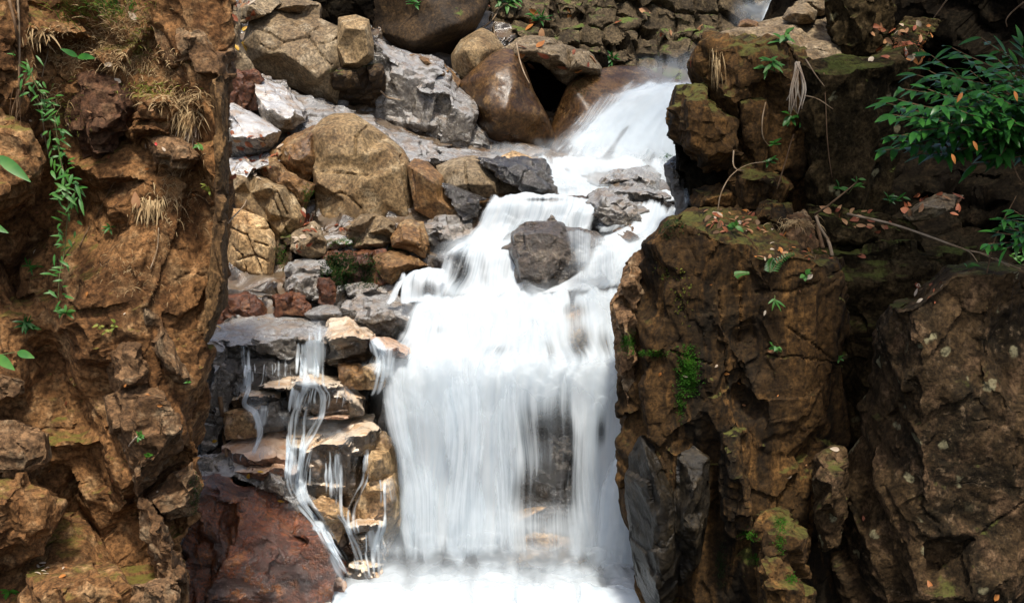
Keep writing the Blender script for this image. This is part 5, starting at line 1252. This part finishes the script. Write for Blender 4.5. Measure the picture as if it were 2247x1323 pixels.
small_plant(1840, 785, 'tiny green plant in the dark crack right of the lower cliff', 6, .04, .018, 'fresh', stemh=.02)
small_plant(1108, 18, 'bushy green plant hanging from the top of the jointed back cliff', 40, .17, .05, 'fresh', stemh=.26)
small_plant(1185, 50, 'feathery dark green fern on the jointed back cliff', 20, .15, .03, 'leaf', stemh=.12, name='fern', cat='fern')
small_plant(1342, 140, 'low green plant at the foot of the jointed back cliff by the chute', 16, .13, .03, 'leaf', stemh=.08)
small_plant(915, 15, 'dim green tuft on the face of the huge dark boulder', 10, .10, .03, 'leaf', stemh=.08)
small_plant(310, 958, 'bright green sprig beside a pale twig on the lower left cliff', 8, .04, .02, 'fresh', stemh=.03)
small_plant(337, 1000, 'tiny green tuft with dry stalks low on the left cliff', 8, .035, .014, 'moss', stemh=.03)
small_plant(246, 735, 'upright yellow-green seedling with stacked leaves on the left cliff', 12, .035, .018, 'lime', stemh=.09)
small_plant(145, 690, 'bright green rosette of leaves on the left cliff', 14, .055, .022, 'fresh', stemh=.05)
small_plant(76, 722, 'feathery green fern next to the bright rosette at the left', 22, .07, .02, 'leaf', stemh=.06, name='fern', cat='fern')
small_plant(28, 1295, 'clump of moss-green leaves in the bottom left corner', 10, .05, .02, 'moss', stemh=.04)
small_plant(240, 505, 'little dark green sprig in the dark crevice of the left cliff', 8, .05, .014, 'leaf', stemh=.05)
small_plant(75, 590, 'thin fern-like sprig in the dark hollow at the left', 12, .06, .012, 'leaf', stemh=.06)
small_plant(412, 840, 'tiny green dot of a plant on the lower left cliff edge', 5, .022, .014, 'fresh', stemh=.02)
small_plant(465, 430, 'sparse yellow-green sprig on the rock pillar', 10, .03, .014, 'lime', stemh=.08)
small_plant(440, 325, 'green shoots by the dry grass near the rock pillar', 8, .04, .016, 'fresh', stemh=.05)

# fern frond arching on the edge of the lower right cliff
def frond(s, label, mat, w=.05):
    pts = path3(s, lift=0.05)
    e = empty('fern', pts[0], label, 'fern')
    st, lf = MB(), MB()
    st.tube(pts, .003, .0015, 4)
    for i in range(1, 13):
        d = (pts[min(13, i + 1)] - pts[i - 1]).normalized()
        sd = d.cross(Vector((0, -1, .5))).normalized()
        for s_ in (-1, 1):
            lf.leaf(pts[i], sd * s_ + d * .5, Vector((0, -.8, .6)), w * (1.15 - i / 16) * .8, .010, .2, 3)
    st.build('stem', 'stem', e); lf.build('foliage', mat, e)
frond('1692,598 1705,578 1725,562 1745,556', 'arching dark green fern frond on the rim of the lower right cliff', 'leaf')
frond('1610,606 1625,600 1645,599', 'short bright fern frond sticking out below the cliff rim', 'fresh', .035)
frond('1690,600 1690,580 1697,566', 'upright dark fern frond at the base of the arching one', 'leaf')

# leaves at the left edge, close to the camera
def bigleaf(label, items, mat, root):
    e = empty('broad_leaf_plant', root, label, 'plant')
    st, lf = MB(), MB()
    for a, b, w in items:
        lf.leaf(a, b - a, Vector((0, -.8, .5)), (b - a).length, w, .2, 8)
        st.tube([root, lerp(root, a, .5) + Vector((0, 0, .02)), a], .004, .002, 4)
    st.build('stem', 'stem', e); lf.build('foliage', mat, e)
bigleaf('large pale green leaf poking in at the left edge over brown rock', [(P(-6, 342, 6.0), P(58, 390, 5.9), .06), (P(-40, 485, 6.0), P(12, 506, 5.95), .045)], 'fresh', P(-60, 400, 6.1))
bigleaf('pair of broad bright green leaves at the left edge above a small grey boulder', [(P(-8, 780, 6.1), P(24, 806, 6.0), .055), (P(38, 772, 6.2), P(70, 782, 6.15), .045)], 'fresh', P(-40, 800, 6.2))
bigleaf('two-leaved glossy green seedling among dry grass on the upper left cliff', [(P(170, 125, 6.95), P(136, 106, 6.9), .035), (P(170, 125, 6.95), P(200, 122, 6.85), .045)], 'leaf', P(169, 136, 7.0))

# climbing bamboo-like vine on the left cliff
vp = path3('58,130,6.85 80,190,6.85 112,235,6.9 122,280,6.9 130,335,6.9 142,390,6.88 150,440,6.9 146,500,6.95 140,560,6.95 130,610,6.9 128,660,6.9', n=44)
e = empty('climbing_vine', vp[-1], 'long trailing green vine with narrow leaves down the left cliff', 'vine')
st, lf = MB(), MB()
st.tube(vp, .004, .003, 5)
for i, p in enumerate(vp):
    t = i / 43
    k = int(4 if t < .6 else 2)
    if i < 6: k = 4
    for r_ in range(k):
        a = VR.uniform(0, 6.28)
        lf.leaf(p + rv(.05), Vector((math.cos(a), -.5, math.sin(a) * .7 - .25)), Vector((VR.uniform(-.4, .4), -.8, .7)), VR.uniform(.035, .08), VR.uniform(.011, .019), .25)
for k in range(12):      # denser tuft half way
    b = P(150, 400, vp[17].y - .03) + rv(.09)
    lf.leaf(b, Vector((VR.uniform(-.3, 1), -.4, VR.uniform(-.6, .2))), Vector((0, -.8, .7)), VR.uniform(.07, .13), .022, .25)
st.build('stem', 'stem', e); lf.build('foliage', 'fresh', e)

def tuft(px, py, label, n, ln, w, mat, spread=.06, droop=.6, up=1.0, name='grass_tuft', cat='grass', side=.8, group=None, area=None):
    b, nr = spot(px, py, 8, 0.0)
    m = MB()
    for i in range(n):
        if area:
            q, nn = spot(px + VR.gauss(0, area[0]), py + VR.gauss(0, area[1]), 8, 0.0)
            if (q - b).length > 0.38: q = b + rv(.03)
        else:
            q = b + Vector((VR.gauss(0, spread), VR.uniform(-.03, .0), VR.gauss(0, spread * .5)))
        m.blade(q, Vector((VR.uniform(-side, side), VR.uniform(-1, -.2), up * VR.uniform(.3, 1.2))), ln * VR.uniform(.5, 1.3), w * VR.uniform(.7, 1.3), droop)
    o = m.build(name, mat, None, b)
    tag(o, label, cat, group, 'stuff' if cat == 'grass' else None)
    return o

tuft(215, 20, 'lush yellow-green grass at the very top of the left cliff', 260, .07, .005, 'lime', area=(50, 26), droop=.7)
tuft(130, 120, 'short dry litter grass left of the glossy seedling', 260, .05, 0.0049, 'straw', area=(30, 30), droop=1.2, up=0)
tuft(330, 150, 'dry litter under the pale-brown block of the left cliff', 240, .05, 0.0049, 'straw', area=(36, 30), droop=1.3, up=0)
tuft(240, 20, 'bright green blades among the grass at the top edge', 120, .07, .006, 'fresh', area=(30, 14), droop=.7)
tuft(335, 195, 'greenish dry grass on the small brown ledge', 160, .05, .006, 'lime', area=(34, 8), droop=1.0, up=.2)
tuft(165, 30, 'green grass patch at the upper left beside the lush yellow-green grass', 160, .06, .004, 'moss', area=(22, 14), droop=.6)
tuft(255, 55, 'dry straw mixed with grass in the upper left cliff gully', 414, .07, 0.0049, 'straw', area=(45, 30), droop=.7)
tuft(310, 95, 'thin green grass hanging over rock in the upper left cliff', 150, .06, .004, 'lime', area=(14, 26), droop=.9, up=.3)
tuft(215, 95, 'pale straw litter in the middle of the upper left gully', 324, .06, 0.0049, 'straw', area=(38, 24), droop=.9, up=.4)
tuft(270, 135, 'trailing dry grass below the upper left gully', 234, .07, 0.0039, 'straw', area=(34, 12), droop=1.2, up=0)
tuft(390, 215, 'dry brown grass drooping from the ledge near the rock pillar', 306, .10, 0.0049, 'straw', area=(34, 12), droop=1.3, up=.1)
tuft(410, 255, 'hanging bunch of pale dry grass left of the rock pillar', 198, .13, 0.0088, 'straw', area=(14, 10), droop=1.6, up=-.3)
tuft(420, 280, 'long pale dry blades hanging beside the small loaf-shaped boulder', 30, .16, 0.0098, 'deadpale', area=(10, 8), droop=1.6, up=-.6, side=.3)
tuft(320, 445, 'drooping bunch of withered pale leaves in the middle of the left cliff', 82, .13, 0.0118, 'straw', area=(14, 6), droop=1.6, up=-.5, side=.5)
tuft(345, 440, 'withered stalks to the right of the drooping pale bunch', 43, .12, 0.0078, 'straw', area=(8, 8), droop=1.5, up=-.4, side=.4)
tuft(85, 75, 'bundle of dry bracts under the upper left overhang', 54, .12, 0.0137, 'straw', area=(14, 10), droop=1.2, up=-.3, side=.8)
tuft(105, 215, 'pale dry grass at the head of the trailing vine', 126, .08, 0.0049, 'straw', area=(18, 10), droop=1.4, up=-.2)
tuft(45, 200, 'hanging rootlets at the left edge beneath the top corner block', 36, .2, .004, 'twig', area=(6, 20), droop=2, up=-.8, side=.15)
tuft(300, 590, 'sparse dry grass in the middle of the left cliff face', 144, .05, 0.0029, 'straw', area=(60, 40), droop=1.2, up=0)
tuft(380, 440, 'dry brown litter hanging on the right of the left cliff', 234, .07, 0.0039, 'straw', area=(40, 50), droop=1.4, up=-.1)
tuft(150, 260, 'mixed dry and green grass on top of the shield-shaped plate', 90, .05, .004, 'lime', area=(20, 60), droop=1.0, up=.2)
tuft(1745, 490, 'fan of drooping pale dry grass on the leafy ledge', 144, .12, 0.0059, 'straw', area=(18, 6), droop=1.4, up=.3, side=1)
tuft(1575, 130, 'thin dry rootlets hanging on the tall mossy upper cliff', 54, .18, 0.0039, 'straw', area=(8, 14), droop=2, up=-.8, side=.15)
tuft(1495, 645, 'tiny yellowish leaves running down the lower right cliff', 60, .022, .012, 'lime', area=(10, 30), droop=.3)
tuft(1455, 605, 'small yellow leaflets near the top left of the lower right cliff', 30, .022, .012, 'lime', area=(12, 14), droop=.3)
tuft(1985, 100, 'dead grass mat behind the shrub on the leaf-covered slab', 120, .06, .006, 'deadred', area=(32, 18), droop=1, up=.1)

# moss cushions: many tiny blades growing on the rock itself
def mossy(px, py, a, n, label, mat='moss', ln=.010):
    b, nr = spot(px, py, 8)
    m = MB()
    for i in range(n):
        q, nn = spot(px + VR.gauss(0, a[0]), py + VR.gauss(0, a[1]), 8)
        if (q - b).length > .2: continue
        for r_ in range(3):
            m.blade(q + rv(.006), nn + rv(.6), ln * VR.uniform(.5, 1.4), ln * .45, .3, 2)
    o = m.build('moss_patch', mat, None, b)
    tag(o, label, 'moss')
mossy(745, 590, (22, 26), 2400, 'large dark green moss curtain on the brown bank beside the falls', 'darkmoss', .014)
mossy(808, 600, (12, 26), 700, 'narrow dark green moss strip right of the large moss curtain', 'darkmoss', .014)
mossy(760, 530, (20, 4), 260, 'fringe of bright moss along the flat pale stone', 'moss')
mossy(880, 548, (22, 5), 200, 'thin moss strip under the orange-brown wet boulder', 'moss')
mossy(675, 430, (6, 24), 260, 'moss line in the shadowed joint left of the big tan boulder', 'moss')
mossy(618, 560, (8, 16), 220, 'moss in the slot beside the pale ochre face', 'moss')
mossy(1376, 752, (9, 10), 420, 'bright moss clump on the water side of the right cliff', 'moss')
mossy(1420, 775, (24, 4), 260, 'line of moss along a crack at the left of the right cliff', 'moss')
mossy(1512, 815, (11, 26), 1500, 'bright green hanging moss in a groove of the right cliff', 'moss', .011)
mossy(1494, 880, (5, 20), 220, 'tail of moss running below the hanging moss', 'moss')
mossy(1642, 1175, (11, 6), 260, 'bright moss cushion low in the right cliff', 'moss')
mossy(1712, 1148, (8, 8), 180, 'small moss cushion on the rounded knob of the right cliff', 'moss')
mossy(1713, 1186, (6, 12), 180, 'moss streak below the rounded knob', 'moss')
mossy(1662, 1225, (8, 6), 160, 'moss patch left of the mossy bottom stone', 'moss')
mossy(1582, 1230, (6, 26), 240, 'dim moss band in the dark cleft of the right cliff', 'darkmoss')
mossy(1738, 1270, (7, 7), 160, 'moss dot on the mossy bottom stone', 'moss')
mossy(1475, 490, (18, 12), 300, 'dark moss on the upper left corner of the lower right cliff', 'darkmoss')
mossy(1468, 345, (8, 5), 120, 'tiny green moss cap on the black wet slab', 'moss')
mossy(430, 1090, (8, 40), 260, 'moss in the shaded edge between left cliff and rust-red boulder', 'darkmoss')
mossy(1276, 195, (12, 18), 260, 'olive moss on the shoulder of the rounded chute boulder', 'darkmoss')

# twigs, roots and fallen branches
def twig(s, label, r0, r1, mat='twig', name='twig', cat='twig', lift=.02, group=None, extra=()):
    m = MB()
    p0 = path3(s, lift=lift, n=16)
    m.tube(p0, r0, r1, 5)
    for s2 in extra:
        m.tube(path3(s2, lift=lift, n=10), r1 * 1.1, r1 * .6, 4)
    o = m.build(name, mat, None, p0[0].copy())
    return tag(o, label, cat, group)
twig('1133,95,13.8 1140,130,13.7 1150,160,13.6 1162,184,13.55', 'thin bent straw-coloured stalk hanging over the black cave', .011, .006, 'paletwig')
twig('1058,62 1080,45 1095,20', 'pale twig leaning against the huge dark boulder', .012, .008, 'paletwig', extra=('1070,52 1082,60 1086,78',))
twig('1610,331,8.6 1609,360,8.55 1618,373,8.5 1633,374,8.5', 'hooked pale dead stalk standing behind the leafy ledge', .006, .004, 'paletwig')
twig('1574,470,8.4 1582,425,8.4 1605,385,8.45 1640,362,8.5 1680,355,8.6', 'long curved brown stalk arching over the leafy ledge', .005, .003, 'paletwig')
twig('1705,415,8.6 1722,360,8.6 1735,315,8.6 1742,295,8.6', 'straight thin stalk leaning on the upper right cliff', .006, .003, 'twig')
twig('1680,225 1673,262 1674,300 1690,325', 'looping pale root on the tall mossy upper cliff', .006, .004, 'paletwig')
twig('1826,560 1818,530 1800,500 1790,474', 'pale leaning branch at the right end of the leafy ledge', .014, .010, 'paletwig', name='branch', cat='branch')
twig('1806,545 1796,505 1792,470', 'weathered grey root beside the pale leaning branch', .016, .012, 'twig', name='branch', cat='branch')
twig('1788,470,8.2 1812,455,8.1 1850,425,8.1 1880,400,8.2', 'reddish dead vine rising across the dark grey-brown block', .010, .004, 'twig', name='branch', cat='branch')
twig('1860,470,8.0 1950,490,7.6 2030,516,7.4 2110,545,7.2 2170,560,7.1 2215,585,7.0', 'long thin fallen branch lying across the dark recess', .009, .004, 'paletwig', name='branch', cat='branch', extra=('2110,545,7.2 2130,555,7.15 2145,575,7.1', '2150,555,7.1 2185,570,7.05 2240,590,6.95'))
twig('1808,160 1812,230 1815,300 1820,350 1826,390', 'thin root hanging down the dark grey-brown block', .005, .003, 'twig')
twig('1768,130,8.5 1790,165,8.4 1809,190,8.4', 'pale root tip curving right from the root bundle', .005, .003, 'paletwig')
twig('1765,210,8.5 1795,218,8.4 1828,240,8.4', 'second pale root tip reaching right below the first', .005, .003, 'paletwig')
twig('2247,5,7.6 2220,28,7.6 2208,45,7.6 2210,60,7.6', 'bare twig in the top right corner', .006, .003, 'twig')
twig('2078,0,8.2 2060,25,8.2 2045,45,8.2', 'bare twig above the leaf-covered slab', .006, .003, 'twig')
twig('2215,345,7.0 2235,390,7.0 2247,405,7.0', 'bare stem below the shrub at the right edge', .006, .004, 'twig')
twig('2165,600,7.0 2185,520,7.0 2230,430,7.0', 'bare stem rising behind the small dim spray', .005, .003, 'twig')
twig('835,200 850,214 865,217 878,220', 'pale crooked twig on the wet outcrop', .010, .006, 'paletwig')
twig('20,0 34,60 40,120 42,190', 'brown root hanging beside the top left corner block', .010, .005, 'twig', name='root', cat='root')
twig('38,-10 42,70 43,150 40,200', 'long straight root strand next to the first hanging root', .008, .004, 'paletwig', name='root', cat='root')
twig('104,90 104,120 96,150 92,170', 'short pale twig dangling under the dry bracts', .006, .004, 'paletwig')
twig('175,540 195,500 215,470 245,410 270,380', 'thin dark root slanting across the deep crevice', .006, .004, 'twig', name='root', cat='root')
twig('90,230 98,300 106,340 115,375', 'thin root left of the trailing vine', .005, .003, 'paletwig', name='root', cat='root')
twig('136,640 130,600 140,565 165,530', 'brown rootlets under the trailing vine', .006, .003, 'twig', name='root', cat='root')
twig('274,990 290,970 300,958', 'pale broken twig end on the lower left cliff', .008, .006, 'deadpale')
twig('330,590 345,545 348,500', 'curved pale stalk beneath the drooping withered bunch', .004, .003, 'paletwig')
twig('500,490 540,440 520,400', 'thin pale stalk on the ochre rocks by the cliff edge', .006, .004, 'paletwig')
twig('482,870 486,900 490,950 497,1000', 'dark wet root clinging to the wet wall at the cliff foot', .020, .014, 'twig', name='root', cat='root')
twig('1770,560 1780,600 1790,560', 'dead stem drooping from the leafy ledge', .004, .003, 'twig')
m = MB()
b = P(1750, 140, 8.55)
for k in range(13):
    e_ = P(1722 + VR.uniform(-6, 40), 255 + VR.uniform(-45, 8), 8.45 + VR.uniform(-.05, .1))
    mid = lerp(b, e_, .5) + Vector((VR.uniform(-.04, .04), -.05, 0))
    m.tube([Vector(tuple(v)) for v in catmull([tuple(b + rv(.015)), tuple(mid), tuple(e_)], 8)], .007, .004, 5)
tag(m.build('root_bundle', 'deadpale', None, b), 'bundle of pale dry roots hanging on the right bank', 'roots')
# hollow stump-like bright leaf flecks
# fallen leaves: one object each
LEAFM = []
for k in range(6):
    m = MB()
    VRs = random.Random(k)
    m.leaf(Vector((0, -.5, 0)), Vector((0, 1, .05)), Vector((0, 0, 1)), 1.0, VRs.uniform(.38, .55), VRs.uniform(-.25, .35), 6, VRs.uniform(.1, .6))
    LEAFM.append(m)
LM = {}
def leafmesh(k, mat):
    if (k, mat) not in LM:
        me = bpy.data.meshes.new('fallen_leaf')
        me.from_pydata([tuple(v) for v in LEAFM[k].v], [], LEAFM[k].f)
        me.polygons.foreach_set('use_smooth', np.ones(len(me.polygons), dtype=bool))
        me.materials.append(M[mat])
        LM[(k, mat)] = me
    return LM[(k, mat)]

def litter(label, group, n, x0, x1, y0, y1, size, mats, poly=None, upmin=-1.0):
    made_ = 0
    for t in range(n * 6):
        if made_ >= n: break
        x, y = VR.uniform(x0, x1), VR.uniform(y0, y1)
        if poly and not inside(x, y, poly): continue
        loc, nr, ob = cast(x, y)
        if loc is None or nr.z < upmin or ob.get('kind') == 'structure' and ob.name.startswith(('water', 'stream', 'foam')): continue
        o = bpy.data.objects.new('fallen_leaf', leafmesh(VR.randrange(6), VR.choice(mats)))
        COL.objects.link(o)
        nn = (nr + rv(.35)).normalized()
        q = nn.to_track_quat('Z', 'Y')
        s = size * VR.uniform(.6, 1.3) * loc.y / 8
        o.matrix_world = Matrix.Translation(loc + nr * .008) @ q.to_matrix().to_4x4() @ Matrix.Rotation(VR.uniform(0, 6.28), 4, 'Z') @ Matrix.Diagonal((s, s, s, 1))
        tag(o, label, 'fallen leaf', group)
        made_ += 1
RB = ['deadred', 'deadtan', 'deadpale', 'deadred', 'deadtan', 'twig', 'deadorange']
RR = ['deadred', 'deadred', 'deadtan', 'deadpale']
litter('dead brown leaf lying on the flat top of the lower right cliff', 'dead leaves on the leafy ledge', 46, 1550, 1665, 462, 512, .058, RB, upmin=.2)
litter('orange-brown dead leaf along the back of the right-hand ledge', 'dead leaves along the back of the right ledge', 34, 1640, 1830, 505, 572, .05, RB + ['deadorange'], upmin=.1)
litter('reddish dead leaf between the wet boulders by the left cliff', 'dead leaves between the wet boulders', 30, 510, 640, 290, 372, .055, RR)
litter('small dead leaf on the pale slab beside the left cliff', 'dead leaves on the pale slab', 18, 505, 585, 340, 398, .05, RR)
litter('curled red dead leaf in the gap left of the big tan boulder', 'dead leaves in the gap by the tan boulder', 18, 655, 695, 455, 510, .06, ['deadred', 'deadred', 'deadpale'])
litter('dead leaf on the dark stone below the tan boulder', 'dead leaves on the dark stone', 10, 645, 680, 520, 552, .055, ['deadred', 'deadpale', 'deadtan'])
litter('dull red leaf on the ledge under the tan boulder', 'dead leaves under the tan boulder', 7, 735, 775, 496, 508, .055, ['deadred'])
litter('orange dead leaf on the leaf-covered slab behind the shrub', 'dead leaves behind the shrub', 44, 1900, 2060, 55, 135, .06, RB + ['deadorange'])
litter('brown dead leaf round the dim grey stone in the recess', 'dead leaves round the grey stone in the recess', 18, 1975, 2105, 425, 475, .07, ['deadred', 'deadtan'])
litter('dead leaf on the shoulder of the lichen-spotted slab', 'dead leaves on the lichen-spotted slab', 10, 2010, 2110, 620, 668, .05, ['deadred', 'deadpale'], upmin=.2)
litter('dried red leaf on the bottom ledge of the left cliff', 'dead leaves on the bottom left ledge', 12, 60, 150, 1236, 1265, .05, ['deadred', 'deadorange', 'deadpale'])
litter('dead leaf among grey stones at the top left', 'dead leaves at the top left', 12, 515, 560, 0, 40, .07, RR)
litter('yellow leaf caught beside the grey leaning slab', 'yellow leaves by the leaning slab', 5, 515, 540, 60, 112, .08, ['deadyellow'])
litter('small dead leaf stuck to the face of the left cliff', 'dead leaves on the left cliff', 36, 60, 440, 180, 1100, .035, ['deadred', 'deadtan', 'deadpale', 'deadorange'])
litter('dead leaf lodged in the courses of the jointed back cliff', 'dead leaves on the back cliff', 26, 1060, 1540, 10, 160, .08, ['deadtan', 'deadorange', 'deadred'])
litter('small dead leaf on the face of the lower right cliff', 'dead leaves on the lower right cliff', 14, 1440, 1830, 600, 1050, .032, ['deadorange', 'deadpale', 'deadtan'])
litter('yellow leaf lying on the wet steps beside the falls', 'yellow leaves on the wet steps', 6, 470, 720, 690, 1190, .05, ['deadyellow'])
litter('dead leaf at the foot of the fallen branch in the recess', 'dead leaves under the fallen branch', 20, 1800, 1960, 455, 510, .06, ['deadred', 'deadtan'])
def one_leaf(px, py, size, mat, label, roll, lift=.01):
    loc, nr = spot(px, py, 8, lift)
    o = bpy.data.objects.new('fallen_leaf', leafmesh(0, mat)); COL.objects.link(o)
    q = (nr * .5 + Vector((0, -1, .2))).normalized().to_track_quat('Z', 'Y')
    o.matrix_world = Matrix.Translation(loc) @ q.to_matrix().to_4x4() @ Matrix.Rotation(roll, 4, 'Z') @ Matrix.Diagonal((size, size, size, 1))
    tag(o, label, 'fallen leaf')
one_leaf(298, 440, .105, 'deadtan', 'large tan spindle-shaped dead leaf hanging on the left cliff', .1, .03)
one_leaf(342, 316, .03, 'redfruit', 'tiny bright red leaf by the hollow of the left cliff', .5, .03)
one_leaf(1890, 562, .07, 'deadred', 'curled rust-brown leaf on the rock under the fallen branch', 1.2)
one_leaf(1775, 608, .06, 'deadpale', 'single pale dead leaf below the leafy ledge', 2.2)
one_leaf(1832, 985, .06, 'deadpale', 'white curled leaf on the squared brown block', 1.4, .02)
one_leaf(2040, 1282, .06, 'deadorange', 'bright orange leaf in the lower right corner of the photo', .4)
one_leaf(2187, 1308, .065, 'deadorange', 'orange-yellow leaf at the bottom edge of the lichen-spotted slab', -.3)
one_leaf(1895, 1137, .04, 'deadred', 'small red leaf on the shaded left face of the lichen-spotted slab', .3)
one_leaf(290, 35 + 0, .07, 'deadpale', 'bleached curled leaf at the top of the left cliff', .7, .02)
one_leaf(258, 177, .05, 'deadpale', 'bleached leaf on the top edge of the shield-shaped plate', 1.0, .02)
one_leaf(237, 142, .055, 'deadpale', 'folded pale leaf under the upper left gully', 1.6, .02)
one_leaf(1692, 771, .045, 'deadtan', 'tan leaf wedged in the crack of the lower right cliff', 1.5, .01)
one_leaf(1812, 460 + 0, .10, 'deadtan', 'broad curled tan leaf on the reddish dead vine', .9, .05)

# ------------------------------------------------------------------ unseen trees beyond the frame, placed to shade right bank and falls head
TR = random.Random(3)
def overhang(trunk_pts, limbs, label, n_leaf, rad):
    e = empty('tree', trunk_pts[0], label, 'tree')
    t, c = MB(), MB()
    t.tube([Vector(tuple(v)) for v in catmull([tuple(p) for p in trunk_pts], 14)], .26, .12, 10)
    for (a, b) in limbs:
        mid = lerp(a, b, .5) + Vector((0, 0, .25))
        lp = [Vector(tuple(v)) for v in catmull([tuple(a), tuple(mid), tuple(b)], 10)]
        t.tube(lp, .09, .02, 6)
        for k in range(n_leaf):
            s = TR.uniform(.25, 1.05)
            x = s * 9
            j = min(8, int(x))
            base = lerp(lp[j], lp[j + 1], x - j)
            p = base + Vector((TR.gauss(0, rad), TR.gauss(0, rad), TR.gauss(0, rad * .4)))
            a_ = TR.uniform(0, 6.28)
            c.leaf(p, Vector((math.cos(a_), math.sin(a_), TR.uniform(-.5, .2))), Vector((TR.uniform(-.5, .5), TR.uniform(-.5, .5), 1)), TR.uniform(.14, .24), TR.uniform(.06, .09), .2, 3)
    t.build('trunk', 'twig', e); c.build('crown', 'leaf', e)
V = Vector
overhang([V((5.6, 7.2, 1.0)), V((5.5, 7.0, 3.5)), V((5.2, 6.8, 5.8))],
         [(V((5.3, 6.9, 5.2)), V((1.75, 6.7, 6.2))), (V((5.3, 6.9, 5.4)), V((2.0, 7.4, 6.4))), (V((5.3, 6.9, 5.5)), V((2.6, 6.2, 6.1))), (V((5.3, 6.9, 5.5)), V((3.0, 8.2, 6.4))), (V((5.2, 6.8, 5.6)), V((3.6, 5.6, 6.2)))],
         'unseen broad-leaved tree added to shade the right bank from beyond the frame', 420, .42)
overhang([V((8.0, 12.5, 2.0)), V((7.6, 12.0, 6.0)), V((7.0, 11.8, 9.0))],
         [(V((7.2, 11.9, 8.0)), V((.2, 12.0, 9.0))), (V((7.2, 11.9, 8.2)), V((1.2, 13.4, 9.4))), (V((7.2, 11.9, 8.4)), V((2.0, 11.0, 8.8))), (V((7.2, 11.9, 8.4)), V((3.2, 13.6, 9.4))), (V((7.2, 11.9, 8.4)), V((4.2, 10.6, 8.6)))],
         'second unseen broad-leaved tree added to shade the head of the falls', 420, .55)
